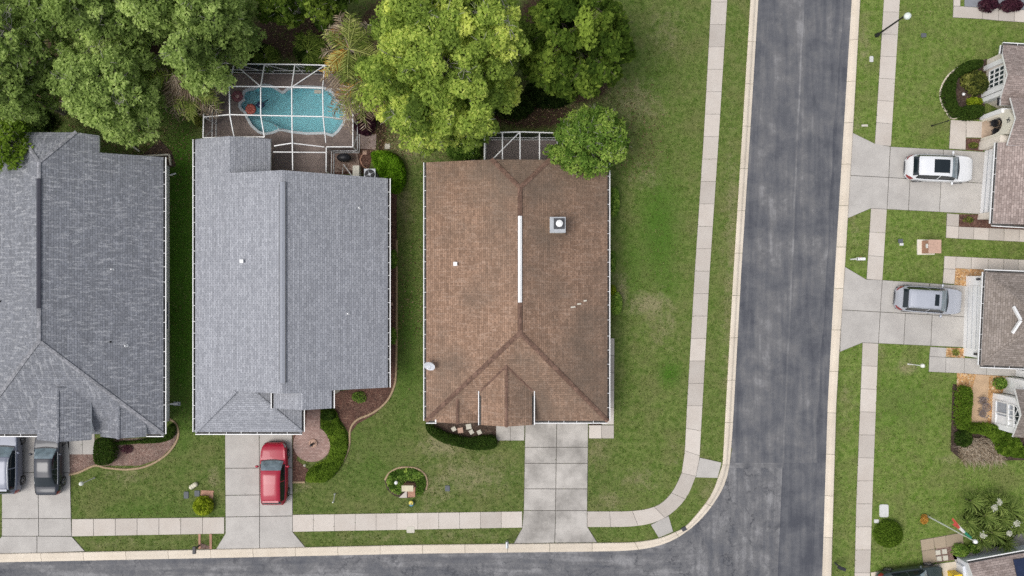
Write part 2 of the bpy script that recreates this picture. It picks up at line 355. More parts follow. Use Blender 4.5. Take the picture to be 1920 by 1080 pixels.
def inset(poly, d):             # poly list of (x,y) world; shrink by d
    n = len(poly); A = sum(poly[i][0]*poly[(i+1) % n][1]-poly[(i+1) % n][0]*poly[i][1] for i in range(n)); sg = 1 if A > 0 else -1
    out = []
    for i in range(n):
        p0 = Vector(poly[i-1][:2]); p = Vector(poly[i][:2]); p1 = Vector(poly[(i+1) % n][:2])
        e0 = (p-p0).normalized(); e1 = (p1-p).normalized()
        n0 = Vector((-e0.y, e0.x))*sg; n1 = Vector((-e1.y, e1.x))*sg
        k = 1+n0.dot(n1)
        out.append(tuple(p+(n0+n1)*(d/max(k, .3))))
    return out
def resample(P, k):
    P = [Vector(p[:2]) for p in P]; d = [0]
    for a, b in zip(P, P[1:]): d.append(d[-1]+(b-a).length)
    out = []
    for i in range(k+1):
        t = d[-1]*i/k; j = 0
        while j < len(P)-2 and d[j+1] < t: j += 1
        s = (t-d[j])/(d[j+1]-d[j]); out.append(P[j].lerp(P[j+1], s))
    return out
def resample2(A, B, k):
    """resample A by length and B at the matching stations (equal point counts)"""
    if len(A) != len(B): return resample(A, k), resample(B, k)
    A = [Vector(p[:2]) for p in A]; B = [Vector(p[:2]) for p in B]; d = [0]
    for a, b in zip(A, A[1:]): d.append(d[-1]+(b-a).length)
    oa, ob = [], []
    for i in range(k+1):
        t = d[-1]*i/k; j = 0
        while j < len(A)-2 and d[j+1] < t: j += 1
        s = (t-d[j])/(d[j+1]-d[j]); oa.append(A[j].lerp(A[j+1], s)); ob.append(B[j].lerp(B[j+1], s))
    return oa, ob
def length(P): return sum((Vector(b[:2])-Vector(a[:2])).length for a, b in zip(P, P[1:]))
EXCL = []
def slab_strip(name, Lp, Rp, z0, z1, step, gap, mat, jit=.3):
    Lw = [W(*p) for p in Lp]; Rw = [W(*p) for p in Rp]; k = max(1, round(length(Lw)/step)); sub = 4
    A, B = resample2(Lw, Rw, k*sub); mb = MB()
    for i in range(k):
        a = [A[i*sub+j] for j in range(sub+1)]; b = [B[i*sub+j] for j in range(sub+1)]
        poly = a+b[::-1]; EXCL.append([tuple(q_) for q_ in poly]); mb.prism(inset(poly, gap/2), z1-.03, z1, t=min(1, max(0, .5+random.gauss(0, jit)))); mb.prism([tuple(q_) for q_ in poly], z0, z1-.03, 1)
    return tag(mb.build(name, [mat, M['jointbase']]), kind='structure')
def slabs(name, polys, z0, z1, mat, gap=.035, jit=.3):
    mb = MB()
    for p in polys: EXCL.append([tuple(W(*q)[:2]) for q in p]); mb.prism(inset([W(*q)[:2] for q in p], gap/2), z1-.03, z1, t=min(1, max(0, .5+random.gauss(0, jit)))); mb.prism([W(*q)[:2] for q in p], z0, z1-.03, 1)
    return tag(mb.build(name, [mat, M['jointbase']]), kind='structure')
def grid_slabs(A, B, C, D, us, vs):
    """quad A(top left) B(top right) C(bottom right) D(bottom left) cut at fractions us, vs"""
    def q(u, v): return tuple((A[i]*(1-u)+B[i]*u)*(1-v)+(D[i]*(1-u)+C[i]*u)*v for i in range(2))
    us = [0]+us+[1]; vs = [0]+vs+[1]
    return [[q(u0, v0), q(u1, v0), q(u1, v1), q(u0, v1)] for u0, u1 in zip(us, us[1:]) for v0, v1 in zip(vs, vs[1:])]
def smooth_line(P, k=6):        # Catmull-Rom through pixel points
    out = []; n = len(P)
    for i in range(n-1):
        p0, p1, p2, p3 = P[max(i-1, 0)], P[i], P[i+1], P[min(i+2, n-1)]
        for j in range(k):
            t = j/k
            out.append(tuple(.5*((2*p1[c])+(-p0[c]+p2[c])*t+(2*p0[c]-5*p1[c]+4*p2[c]-p3[c])*t*t+(-p0[c]+3*p1[c]-3*p2[c]+p3[c])*t**3) for c in range(2)))
    return out+[tuple(P[-1])]

# ------------------------------------------------------------------ road, kerbs, sidewalks
KL_back = [(1411.5,-80),(1406.8,0),(1390.7,260),(1375,510),(1360.8,760),(1357.7,819)]+smooth_line([(1354.8,869.6),(1347,893),(1334,926),(1313,955.5),(1283.7,988),(1263,998),(1234.8,1009),(1195,1015.5),(1160,1017)])+[(1100,1017.7),(780,1021),(400,1029.6),(0,1037.6),(-160,1041)]
KL_edge = [(1426.5,-80),(1421.7,0),(1405.6,260),(1389.6,510),(1376,760),(1372.5,819)]+smooth_line([(1368,869.6),(1360.7,902),(1345.9,931.8),(1325,961),(1298.5,988),(1268.9,1008.8),(1239,1021.5),(1203.7,1029.5),(1160,1033)])+[(1100,1034),(780,1037.8),(400,1046),(0,1054),(-160,1057.5)]
KR_edge = [(1602,-80),(1596.8,0),(1580,270),(1565.7,500),(1558,640),(1551.7,760),(1541.4,1080),(1536,1240)]
KR_back = [(1617,-80),(1612,0),(1597,270),(1583.3,500),(1574,640),(1567,760),(1557.7,1080),(1553,1240)]
def xat(line, y):
    for (x0, y0), (x1, y1) in zip(line, line[1:]):
        if y0 <= y <= y1: return x0+(x1-x0)*(y-y0)/(y1-y0)
def make_road():
    mb = MB(); fa = []
    def F(poly, t, hz=0., wn=.28):
        P = [W(*p) for p in poly]
        mb.face([(p.x, p.y, .02) for p in P][::-1] if True else P, 0, t); fa.append((hz, wn))
    seam = lambda y: 1507-(y/1080)*47
    er = lambda y: xat(KR_edge, y)
    el_ = lambda y: xat(KL_edge[:6], min(y, 819)) if y < 819 else 1372.5
    Y = list(range(-80, 860, 20))+[868]
    for y0, y1 in zip(Y, Y[1:]):
        def ln(y):
            wob = math.sin(y*.045)*1.2+math.sin(y*.013+1)*1.5
            return [el_(y), el_(y)+5, el_(y)+11+wob*.5, el_(y)+17+wob, seam(y)-2.5+wob*.3, seam(y)+.8+wob*.3, er(y)-23+wob, er(y)-17+wob, er(y)-13, er(y)]
        lines0 = ln(y0); lines1 = ln(y1)
        if y1 > 819: lines1[0] = 1368.2
        for j, t in enumerate((.40, .30, .42, .56, .74, .44, .52, .22, .36)):
            F([(lines0[j], y0), (lines0[j+1], y0), (lines1[j+1], y1), (lines1[j], y1)], t)
    F([(1368.2,868),(seam(868),868),(seam(877),877),(1367,877)], .78, 1, .6)
    # junction and side street
    sm = [(seam(877), 877), (seam(1000), 1000), (seam(1240), 1240)]
    for y0, y1 in ((868, 1000), (1000, 1240)):
        F([(seam(y0), y0), (er(y0)-22, y0), (er(y1)-22, y1), (seam(y1), y1)], .26, 0, .1)
        F([(er(y0)-22, y0), (er(y0)-17, y0), (er(y1)-17, y1), (er(y1)-22, y1)], .2); F([(er(y0)-17, y0), (er(y0), y0), (er(y1), y1), (er(y1)-17, y1)], .44)
    F([(1367,877),(seam(877)-14,877),(seam(1240)-14,1240),(1300,1240),(1298.5,988)]+[p for p in KL_edge[::-1] if p[1] > 880 and p[0] > 1300 and p[1] < 987], .66, 0, 1.)
    F([(seam(877)-14,877),(seam(877)-2,877),(seam(1240)-2,1240),(seam(1240)-14,1240)], .78, 0, .8); F([(seam(877)-2,877),(seam(877),877),(seam(1240),1240),(seam(1240)-2,1240)], .15, 0, .8)
    bot = [p for p in KL_edge if p[0] <= 1298.6]
    F(bot+[(-160,1240),(1300,1240)], .70, 1, .95)
    o = mb.build('road', M['road'])
    for k, nm in enumerate(('horiz', 'worn')):
        at = o.data.attributes.new(nm, 'FLOAT', 'FACE'); at.data.foreach_set('value', [f[k] for f in fa])
    tag(o, kind='structure')
make_road()
def kerb(name, back, edge):
    Bw = [W(*p) for p in back]; Ew = [W(*p) for p in edge]; k = round(length(Bw)/3.05); sub = 5
    A, B = resample2(Bw, Ew, k*sub); mb = MB()
    prof = [(0.0, 0.0), (0.0, .10), (.08, .13), (.38, .13), (.48, .115), (.62, .075), (.68, .05), (1.0, .032), (1.0, 0.0)]
    for i in range(k):
        t = min(1, max(0, .5+random.gauss(0, .25)))
        for j in range(sub):
            a0, a1, b0, b1 = A[i*sub+j], A[i*sub+j+1], B[i*sub+j], B[i*sub+j+1]
            d = (a1-a0).normalized()*.012
            if j == 0: a0 = a0+d; b0 = b0+d
            if j == sub-1: a1 = a1-d; b1 = b1-d
            P = [(a0.lerp(b0, u), a1.lerp(b1, u), z) for u, z in prof]
            for (p, q, z), (p2, q2, z2) in zip(P, P[1:]):
                mb.face([(p.x, p.y, z), (p2.x, p2.y, z2), (q2.x, q2.y, z2), (q.x, q.y, z)], 0, t-(.12 if .6 < z2*10 < 1.2 else 0))
            for side, fl in ((0, 1), (1, 0)):
                if (j == 0 and side == 0) or (j == sub-1 and side == 1):
                    ring = [(c[side].x, c[side].y, c[2]) for c in P]; mb.face(ring, 0, t)
    tag(mb.build(name, M['kerb']), kind='structure')
kerb('kerb', KL_back, KL_edge)
kerb('kerb', KR_back, KR_edge)
SZ = .045
inner = [(1338,-80),(1333.4,0),(1319,260),(1302.5,510),(1288,760),(1283.7,848)]+smooth_line([(1277.7,887),(1261.5,920),(1239,943.7),(1212.6,954),(1180,958),(1150,958.5)])+[(1101,958.6)]
outer = [(1368.5,-80),(1363.5,0),(1347.4,260),(1330.6,510),(1317,760),(1311.5,858)]+smooth_line([(1304.4,893),(1288,931),(1262,960),(1230,978.5),(1190,986.5),(1152,988)])+[(1101,988)]
slab_strip('sidewalk', inner, outer, -.02, SZ, 1.62, .022, M['walk'])
slab_strip('sidewalk', [(549,965),(979,958.6)], [(549,997),(979,989)], -.02, SZ, 1.55, .022, M['walk'])
slab_strip('sidewalk', [(135,973),(421,969.5)], [(135,1005.6),(421,1000.5)], -.02, SZ, 1.62, .035, M['walk'], .12)
slabs('kerb_ramp', [[(1311.8,857.7),(1352.7,867),(1345,896),(1303.8,894.8)]], -.02, .06, M['drive'], .02)
slabs('kerb_ramp', [[(1220,983.6),(1253.5,967),(1262,996.5),(1234.8,1008)]], -.02, .06, M['drive'], .02)
slab_strip('sidewalk', [(1660,-60),(1657,0),(1640,271)], [(1690,-60),(1687,0),(1670,274.5)], -.02, SZ, 1.6, .022, M['walk'])
slab_strip('sidewalk', [(1632.7,391),(1624.5,523.5)], [(1662.5,392.5),(1654,525.5)], -.02, SZ, 1.6, .022, M['walk'])
slab_strip('sidewalk', [(1617,642.5),(1605,950),(1602,1080),(1600,1160)], [(1646.5,644),(1635,950),(1631,1080),(1629,1160)], -.02, SZ, 1.6, .022, M['walk'])
# driveways
DZ = .05
slabs('driveway', grid_slabs((4,800),(130,800),(134,972),(4,972), [.53], [.5])+grid_slabs((4,972),(134,972),(135,1005),(4,1005), [.53], [])+[[(4,1005),(70,1005),(70,1036.5),(-24,1038)],[(70,1005),(135,1005.5),(160,1033.5),(70,1036.5)]], -.02, DZ, M['drive'], .05)
slabs('driveway', grid_slabs((422,800),(548,800),(549,967),(423,969), [.51], [.46,.76])+[[(423,969),(487,968),(487,1028),(405,1029.5),(423,1000)],[(487,968),(549,967),(549,997),(573,1026),(487,1028)]], -.02, DZ, M['drive'], .05)
slabs('driveway', grid_slabs((985,780),(1103,780),(1101,957),(982,957), [.5], [.33,.5,.77])+[[(982,957),(1042,957),(1040,1017.5),(963,1019),(979,990)],[(1042,957),(1101,957),(1101,987),(1120,1017),(1040,1017.5)]], -.02, DZ, M['drive_old'], .05)
slabs('driveway', [[(1598.5,249),(1638.8,268.8),(1668.8,275),(1666,333),(1592.5,329)],[(1592.5,329),(1666,333),(1662.5,392.5),(1632.5,391),(1588,410)]]+grid_slabs((1669,275),(1850,285),(1847,344),(1666,333),[.55],[])+grid_slabs((1666,333),(1847,344),(1845,402),(1662.5,392.5),[.22,.54],[]), -.02, DZ, M['drive'], .045)
slabs('driveway', [[(1584,500),(1623.8,523.8),(1653.8,525),(1650,585),(1577.5,581)],[(1577.5,581),(1650,585),(1646.5,643.8),(1617,642.5),(1574,660)]]+grid_slabs((1653.8,525),(1815,536),(1812,594),(1650,585),[.55],[])+grid_slabs((1650,585),(1812,594),(1810,651.5),(1646.5,643.8),[.29,.6],[]), -.02, DZ, M['drive'], .045)
# paths
slabs('path', grid_slabs((1128,634),(1152,634),(1151,796),(1128,796),[],[.2,.4,.6,.8])+[[(1104,797),(1128,797),(1128,822),(1104,822)],[(1128,797),(1151,797),(1151,822),(1128,822)]], -.02, DZ, M['walk'], .03)
slabs('path', [[(930,785),(957,785),(957,826),(930,826)],[(957,785),(984,785),(983,826),(957,826)]], -.02, DZ, M['drive_old'], .03)
slabs('path', [[(1782,225),(1811,226),(1810,281),(1779,279)],[(1811,226),(1862,229),(1862,259),(1811,258)]], -.02, DZ, M['walk'], .03)
slabs('path', [[(1775,400),(1798,402),(1797,425),(1774,423)],[(1774,423),(1797,425),(1796,447.5),(1773,446)]]+grid_slabs((1797,425),(2000,434),(2000,458),(1796,447.5),[.14,.28,.42,.56,.7,.85],[]), -.02, DZ, M['walk'], .03)
slabs('path', [[(1770,480),(1792,481),(1791,505),(1769,504)],[(1769,504),(1791,505),(1789,533),(1767,531)]]+grid_slabs((1792,481),(2000,491),(2000,513),(1791,503),[.14,.29,.43,.56,.7,.85],[]), -.02, DZ, M['walk'], .03)
slabs('path', [[(1744,650),(1774,652),(1773,670),(1742,668)],[(1742,668),(1773,670),(1772,698.5),(1741,697)],[(1773,670),(1808,671),(1807,700),(1772,698.5)],[(1808,671),(1850,673),(1849,703),(1807,700)],[(1850,673),(1925,678),(1915,707),(1849,703)]], -.02, DZ, M['drive'], .03)
slabs('path', [[(120,790),(155,790),(155,852),(131,852)],[(155,790),(178,790),(178,852),(155,852)]], -.02, DZ, M['drive'], .03)
slabs('path', [[(1788,-40),(1801,-40),(1800,12),(1787,12)],[(1787,12),(1800,12),(1842,15),(1841,36),(1786,33)],[(1842,15),(1872,16),(1871,39),(1841,36)],[(1872,16),(1902,18),(1901,41),(1871,39)],[(1902,18),(2010,24),(2010,48),(1901,41)]], -.02, DZ, M['walk'], .03)

# planting beds, patios
def bed(name, pts, mat, z=.03, sm=False, label=None):
    P = [W(*p) for p in (smooth_line(pts+[pts[0]], 5)[:-1] if sm else pts)]
    EXCL.append([(p.x, p.y) for p in P])
    mb = MB(); tri = tessellate_polygon([[Vector((p.x, p.y, 0)) for p in P]])
    for t_ in tri:
        q = [P[i] for i in t_]
        if (q[1]-q[0]).cross(q[2]-q[0]).z < 0: q = q[::-1]
        mb.face([(p.x, p.y, z) for p in q])
    n = len(P)
    for i in range(n):
        a, b_ = P[i], P[(i+1) % n]; mb.face([(a.x, a.y, -.02), (b_.x, b_.y, -.02), (b_.x, b_.y, z), (a.x, a.y, z)])
    return tag(mb.build(name, mat, weld=True), kind='structure')
def edging(pts, label, w_=.14, h=.09, mat=None, k=6, name='garden_edging'):
    P = [W(*p) for p in smooth_line(pts, k)]; mb = MB()
    L = []; Rr = []
    for i, p in enumerate(P):
        d = (P[min(i+1, len(P)-1)]-P[max(i-1, 0)]).normalized(); nn = Vector((-d.y, d.x, 0))*w_/2
        L.append(p+nn); Rr.append(p-nn)
    prof = [(0, 0), (0, h*.7), (.25, h), (.75, h), (1, h*.7), (1, 0)]
    for i in range(len(P)-1):
        for (u, z), (u2, z2) in zip(prof, prof[1:]):
            a = L[i].lerp(Rr[i], u); b_ = L[i].lerp(Rr[i], u2); c = L[i+1].lerp(Rr[i+1], u2); d = L[i+1].lerp(Rr[i+1], u)
            mb.face([(a.x, a.y, z), (b_.x, b_.y, z2), (c.x, c.y, z2), (d.x, d.y, z)])
    o = mb.build(name, mat or M['edging']); return tag(o, label, 'garden edging')
# ------------------------------------------------------------------ houses
def shingle_uv(o):
    me = o.data; uvl = me.uv_layers.new(name='UVMap'); d = uvl.data
    for p in me.polygons:
        n = p.normal; h = Vector((n.x, n.y, 0))
        if h.length < .05: e = Vector((1, 0, 0)); up = Vector((0, 1, 0))
        else:
            e = Vector((-h.y, h.x, 0)).normalized(); up = n.cross(e)
        for li in p.loop_indices:
            co = me.vertices[me.loops[li].vertex_index].co; d[li].uv = (co.dot(e), co.dot(up))
def roof(name, faces, mats_, parent, th=.17):
    """top faces with real thickness; the boundary gets a fascia"""
    key = {}; V = []
    def vid(p):
        k = (round(p[0], 2), round(p[1], 2), round(p[2], 2))
        if k not in key: key[k] = len(V); V.append(Vector(p))
        return key[k]
    F = []
    for f in faces:
        q = [vid(p) for p in f]; n = Vector((0, 0, 0))
        for i in range(1, len(q)-1): n += (V[q[i]]-V[q[0]]).cross(V[q[i+1]]-V[q[0]])
        F.append(q if n.z > 0 else q[::-1])
    E = {}
    for f in F:
        for i in range(len(f)): E[(f[i], f[(i+1) % len(f)])] = 1
    mb = MB(); D = Vector((0, 0, th))
    for f in F:
        mb.face([V[i] for i in f], 0); mb.face([V[i]-D for i in f][::-1], 1)
    for (a, b_) in E:
        if (b_, a) not in E: mb.face([V[b_], V[a], V[a]-D, V[b_]-D][::-1], 1)
    o = mb.build(name, mats_, parent); shingle_uv(o); return o
def cap(p, q, mat, parent, wd=.26, h=.05, name='ridge_cap', lift=.02):
    """shingled ridge or hip capping: overlapping short pieces"""
    p = Vector(p); q = Vector(q); L_ = (q-p).length; n = max(2, int(L_/.34)); mb = MB(); d = (q-p).normalized()
    side = d.cross(Vector((0, 0, 1))).normalized()
    up = side.cross(d).normalized()
    for i in range(n):
        a = p+(q-p)*(i/n); b_ = p+(q-p)*((i+1.12)/n); t = random.random()
        for s in (-1, 1):
            A = a+up*(lift+h*.5); B = b_+up*(lift+h); e = side*s*wd*.5-up*h*.9
            mb.face([A, B, B+e, A+e] if s < 0 else [A+e, B+e, B, A], 0, t)
        mb.face([b_+up*(lift+h), b_+side*wd*.5+up*(lift+h*.1), b_-side*wd*.5+up*(lift+h*.1)], 0, t)
    o = mb.build(name, mat, parent); shingle_uv(o); return o
def gutter(p, q, out, parent, mat=None, straps=True, name='gutter'):
    """open gutter hung outside an eave, with hanger straps across it"""
    p = Vector(p); q = Vector(q); out = Vector((*out, 0)).normalized(); mb = MB(); gw = .135; d = (q-p).normalized(); Z = Vector((0, 0, 1))
    def sec(c): return [c+out*.005-Z*.03, c+out*.005-Z*.15, c+out*gw*.8-Z*.15, c+out*gw-Z*.02, c+out*(gw+.06)-Z*.02, c+out*(gw*.8+.06)-Z*.17, c-out*.004-Z*.17]
    A = sec(p); B = sec(q)
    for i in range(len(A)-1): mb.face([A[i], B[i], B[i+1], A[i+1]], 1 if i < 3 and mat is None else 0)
    mb.face(A, 0); mb.face(B[::-1], 0)
    L_ = (q-p).length; n = int(L_/.95)
    if straps:
        for i in range(1, n):
            c = p+d*(L_*i/n+random.uniform(-.1, .1)); mb.bar(c-Z*.02, c+out*(gw+.01)-Z*.018, .028, .012)
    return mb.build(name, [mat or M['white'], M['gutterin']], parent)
def walls(parent, poly, h, mat, name='wall', z0=0):
    mb = MB(); mb.prism([W(*p)[:2] for p in poly], z0, h); return mb.build(name, mat, parent)
def vent(parent, p, r=.05, h=.35, mat=None, name='vent_pipe', sq=False):
    mb = MB(); p = Vector(p)
    if sq: mb.box(p+Vector((0, 0, h/2-.05)), (r*2, r*2, h+.1)); mb.box(p+Vector((0, 0, h+.02)), (r*2.4, r*2.4, .05))
    else: mb.lathe(p+Vector((0, 0, -.1)), [(r*2.2, 0), (r*2, .08), (r, .13), (r, h+.1)], 10)
    return mb.build(name, mat or M['white'], parent)
def rvent(parent, p, q, mat, wd=.3, h=.07):
    mb = MB(); p = Vector(p)+Vector((0, 0, .05)); q = Vector(q)+Vector((0, 0, .05)); d = (q-p).normalized(); s = d.cross(Vector((0, 0, 1)))*wd/2; Z = Vector((0, 0, h))
    P = [p-s-Z*.6, p-s, p+Z*.8, p+s, p+s-Z*.6]; Q = [q+(v-p) for v in P]
    for i in range(4): mb.face([P[i], P[i+1], Q[i+1], Q[i]], 0)
    mb.face(P[::-1], 0); mb.face(Q, 0); mb.face([P[0], Q[0], Q[4], P[4]], 0)
    return mb.build('ridge_vent', mat, parent)
def spout(parent, pts, name='downspout'):
    mb = MB(); 
    for a, b_ in zip(pts, pts[1:]): mb.bar(a, b_, .09, .07)
    return mb.build(name, M['white'], parent)

# ---- house A: dark grey roof, left edge of the photo
ZE = 2.7
hA = thing('house', W(110, 540), 'house with a mottled dark grey shingle roof and black ridge vent at the left edge', 'house', 'houses along the side street')
XE = W(306, 0, ZE).x; zrA = 5.97; xr = W(73, 0, zrA).x; XWst = xr-(XE-xr)
pr = PL(Vector((XE, 0, ZE)), Vector((XE, 1, ZE)), Vector((xr, 0, zrA))); pl = PL(Vector((XWst, 0, ZE)), Vector((XWst, 1, ZE)), Vector((xr, 0, zrA)))
rn = pr.on(73, 304, ); ys = W(0, 814, ZE).y; rs = Vector((xr, ys+(XE-xr), zrA)); rn.x = xr; rn.z = zrA
cS = Vector((XE, ys, ZE)); cW = Vector((XWst, ys, ZE))
k1 = pr.on(142, 248); k1w = Vector((2*xr-k1.x, k1.y, k1.z)); k2 = pr.on(185, 254); k3 = pr.on(185, 286); k4 = pr.on(306, 294.5); k4.x = XE; k4.z = ZE
k5 = Vector((XWst, k4.y, ZE))
roof('roof', [[rn, rs, cS, k4, k3, k2, k1], [rn, k1w, k5, cW, rs], [rn, k1, k1w], [rs, cW, cS]], [M['roofA'], M['white']], hA)
def gable(parent, rx_, n_px, ze_, zr_, xl, xr_, ys_px, mats_, back=4.0, y_s=None):
    """small front gable: ridge at pixel column rx_, eaves at columns xl / xr_, front edge at pixel row ys_px (at the eave)"""
    Lx = W(xl, 0, ze_).x; Rx = W(xr_, 0, ze_).x; Cx = (Lx+Rx)/2; Y = W(0, ys_px, ze_).y
    a = Vector((Lx, Y, ze_)); b_ = Vector((Cx, Y, zr_)); c = Vector((Rx, Y, ze_)); D = Vector((0, back, 0))
    o = roof('gable_roof', [[a, b_, b_+D, a+D], [b_, c, c+D, b_+D]], mats_, parent, .15); return a, b_, c
a, b_, c = gable(hA, 110, 690, 3.9, 4.65, 69.6, 170, 825, [M['roofA'], M['white']], 3.6)
cap(b_+Vector((0, 3.4, 0)), b_, M['roofA'], hA, .2, .03)
mb = MB(); mb.prism([(a.x+.3, a.y+.3), (c.x-.3, a.y+.3), (c.x-.3, a.y+3.4), (a.x+.3, a.y+3.4)], 2.3, 3.8); mb.build('gable_wall', M['wallw'], hA)
mb = MB(); mb.face([(a.x+.3, a.y+.3, 3.8), (c.x-.3, a.y+.3, 3.8), (b_.x, a.y+.3, 4.45)]); mb.build('gable_wall', M['wallw'], hA)
a, b_, c = gable(hA, 224, 756, 3.1, 3.75, 188, 273, 819, [M['roofA'], M['white']], 3.0)
cap(b_+Vector((0, 2.2, 0)), b_, M['roofA'], hA, .2, .03)
M['capA'] = shingle('pale_hip_shingles', (.22, .225, .24), (.31, .31, .33), .4, (.4, .4, .42), row=.34, width=.4)
for p, q in ((rs, cS), (rs, cW), (rn, rs), (rn, k1), (rn, k1w)): cap(p, q, M['capA'], hA, .24, .03)
rvent(hA, Vector((xr, W(0, 335, zrA).y, zrA)), Vector((xr, W(0, 578, zrA).y, zrA)), M['ventblack'], .27)
gutter((XE, cS.y, ZE), (XE, k4.y, ZE), (1, 0), hA)
gutter((W(274, 0, ZE).x, ys, ZE), cS, (0, -1), hA); gutter((XWst, ys, ZE), (W(70, 0, ZE).x, ys, ZE), (0, -1), hA)
wallA = walls(hA, [(-60, 330), (160, 330), (160, 318), (318, 312), (318, 789), (-60, 789)], 2.52, M['wallg'])
walls(hA, [(160, 300), (200, 290), (235, 300), (235, 330), (160, 330)], 2.3, M['wallw'], 'rear_bay_wall')
walls(hA, [(76, 760), (166, 760), (166, 797), (76, 797)], 2.62, M['wallg'], 'garage_wall')
def wall_window(parent, p, q, z0, z1, out, nx=2, nz=2, glassmat=None, name='window', fr=.09):
    """window on a vertical wall line p-q (world xy), with frame, bars and pane"""
    p = Vector((*p[:2], 0)); q = Vector((*q[:2], 0)); out = Vector((*out, 0)).normalized(); Z = Vector((0, 0, 1)); mb = MB()
    a = p+Z*z0; b_ = q+Z*z0; o1 = out*.05
    for s, e in ((a, b_), (a+Z*(z1-z0), b_+Z*(z1-z0))): mb.bar(s+o1, e+o1, fr, fr)
    for i in range(nx+1): s = a.lerp(b_, i/nx); mb.bar(s+o1*1.05, s+Z*(z1-z0)+o1*1.05, fr if i in (0, nx) else fr*.5, fr)
    for j in range(1, nz): mb.bar(a+Z*(z1-z0)*j/nz+o1*1.1, b_+Z*(z1-z0)*j/nz+o1*1.1, fr*.5, fr*.6)
    f = mb.build(name, M['white'], parent); m2 = MB(); o2 = out*.02
    m2.face([a+o2, b_+o2, b_+Z*(z1-z0)+o2, a+Z*(z1-z0)+o2]); m2.build('pane', glassmat or M['glass'], f); return f
wall_window(hA, W(318, 617), W(318, 565), .3, 2.0, (1, 0), 2, 1)
spout(hA, [Vector((XE+.05, k4.y-.9, 2.5)), Vector((W(318, 0).x+.06, k4.y-.9, 2.2)), Vector((W(318, 0).x+.06, k4.y-.9, .12)), Vector((W(331, 0).x, k4.y-.75, .08))])
spout(hA, [Vector((W(318, 0).x+.06, W(0, 757).y, 2.2)), Vector((W(318, 0).x+.06, W(0, 757).y, .12)), Vector((W(334, 0).x, W(0, 757).y, .08))])
vent(hA, pr.on(212, 505), .04, .3); vent(hA, pr.on(238, 648), .045, .3); vent(hA, pr.on(207, 641), .04, .2, M['black']); vent(hA, pl.on(1, 565), .05, .25, M['black'])
# junk beside it
t = thing('splash_block', W(333, 757), 'grey splash block on the grass under the downspout beside the dark grey house', 'splash block')
mb = MB(); mb.box(W(332, 757, .04), (.5, .28, .08)); mb.box(W(330, 757, .09), (.4, .06, .04)); mb.build('block', M['steel'], t)

# ---- house B: light grey roof
hB = thing('house', W(546, 540), 'house with a pale blue-grey shingle roof behind the red car', 'house', 'houses along the side street')
XL = W(366, 0, ZE).x; XR = W(727, 0, ZE).x; zrB = 5.55; xr = W(530, 0, zrB).x
pl = PL(Vector((XL, 0, ZE)), Vector((XL, 1, ZE)), Vector((xr, 0, zrB))); pr = PL(Vector((XR, 0, ZE)), Vector((XR, 1, ZE)), Vector((xr, 0, zrB)))
RN = W(532, 319, zrB); RN.x = xr; RS = W(533, 738, zrB); RS.x = xr
NE = W(727, 334.5, ZE); SE = W(727, 726.5, ZE); SW = W(366, 810, ZE)
NWn = W(366, 261, ZE); kk = pl.on(434, 324)
hipt = pl.on(441, 734.5)
e1 = pr.on(622, 733.5); e1b = Vector((XR, SE.y, ZE))
yS = SE.y
pe = pr.on(622, 766); zx = pe.z
f_right = [RN, RS, pr.on(567, 737.2), Vector((e1.x, yS-.0, e1.z)), e1b, NE]
exr = W(430, 0, 3.9).x; ext = Vector((exr, NWn.y, pl.z(exr, 0)))
f_left = [RN, kk, ext+Vector((0, kk.y-ext.y+.01, 0)), ext, NWn, SW, hipt, RS]
RIDGE2 = pr.on(567, 769); LE2 = Vector((W(513, 0, zx).x, RIDGE2.y, zx))
f_ent_r = [pr.on(567, 737.2), RIDGE2, Vector((pe.x, RIDGE2.y, pe.z)), Vector((pe.x, yS, e1.z))]
f_right = [RN, RS, f_ent_r[0], f_ent_r[3], e1b, NE]
hatop = f_ent_r[0]
roof('roof', [f_right, f_left, f_ent_r], [M['roofB'], M['white']], hB)
roof('entry_roof', [[hatop-Vector((0, 0, .01)), RIDGE2-Vector((0, 0, .01)), LE2, Vector((LE2.x, hatop.y+.25, zx))]], [M['roofB'], M['white']], hB)
# rear extension, right slope
eR = W(507, 0, ZE+.15); erx = eR.x
roof('rear_roof', [[ext, ext+Vector((0, -3.2, 0)), Vector((erx, ext.y-3.2, ZE+.1)), Vector((erx, ext.y, ZE+.1))]], [M['roofB'], M['white']], hB)
# garage hip: front and right faces
SEg = W(566, 810, ZE); top = Vector(((SW.x+SEg.x)/2, SW.y+(SEg.x-SW.x)/2, 0)); top.z = pl.z(top.x, 0)
rt = Vector((top.x, top.y+1.5, top.z))
roof('garage_roof', [[SW, SEg, top], [SEg, Vector((SEg.x, SEg.y+6.5, ZE)), rt, top]], [M['roofB'], M['white']], hB)
mb = MB(); mb.prism([(SEg.x-.6, SEg.y+.7), (SEg.x-.6, SEg.y+4.5), (SW.x+.7, SEg.y+4.5), (SW.x+.7, SEg.y+.7)], 0, 2.5); mb.build('garage_wall', M['wallc'], hB)
mb = MB(); y0 = RS.y+.5     # end wall under the main gable
mb.face([(hipt.x-1.0, y0, 2.6), (SE.x-.7, y0, 2.6), (e1.x, y0, e1.z-.25), (RS.x, y0, RS.z-.25), (hipt.x, y0, hipt.z-.25)]); 
mb.prism([(RIDGE2.x-1.6, RIDGE2.y+.6), (pe.x-.35, RIDGE2.y+.6), (pe.x-.35, y0+.4), (RIDGE2.x-1.6, y0+.4)], 0, zx-.25)
mb.build('gable_wall', M['wallc'], hB)
walls(hB, [(412, 290), (500, 290), (500, 358), (705, 358), (705, 700), (412, 700)], 2.55, M['wallc'])
for p, q in ((SW, hipt), (SEg, top)): cap(p, q, M['roofB'], hB, .22, .02)
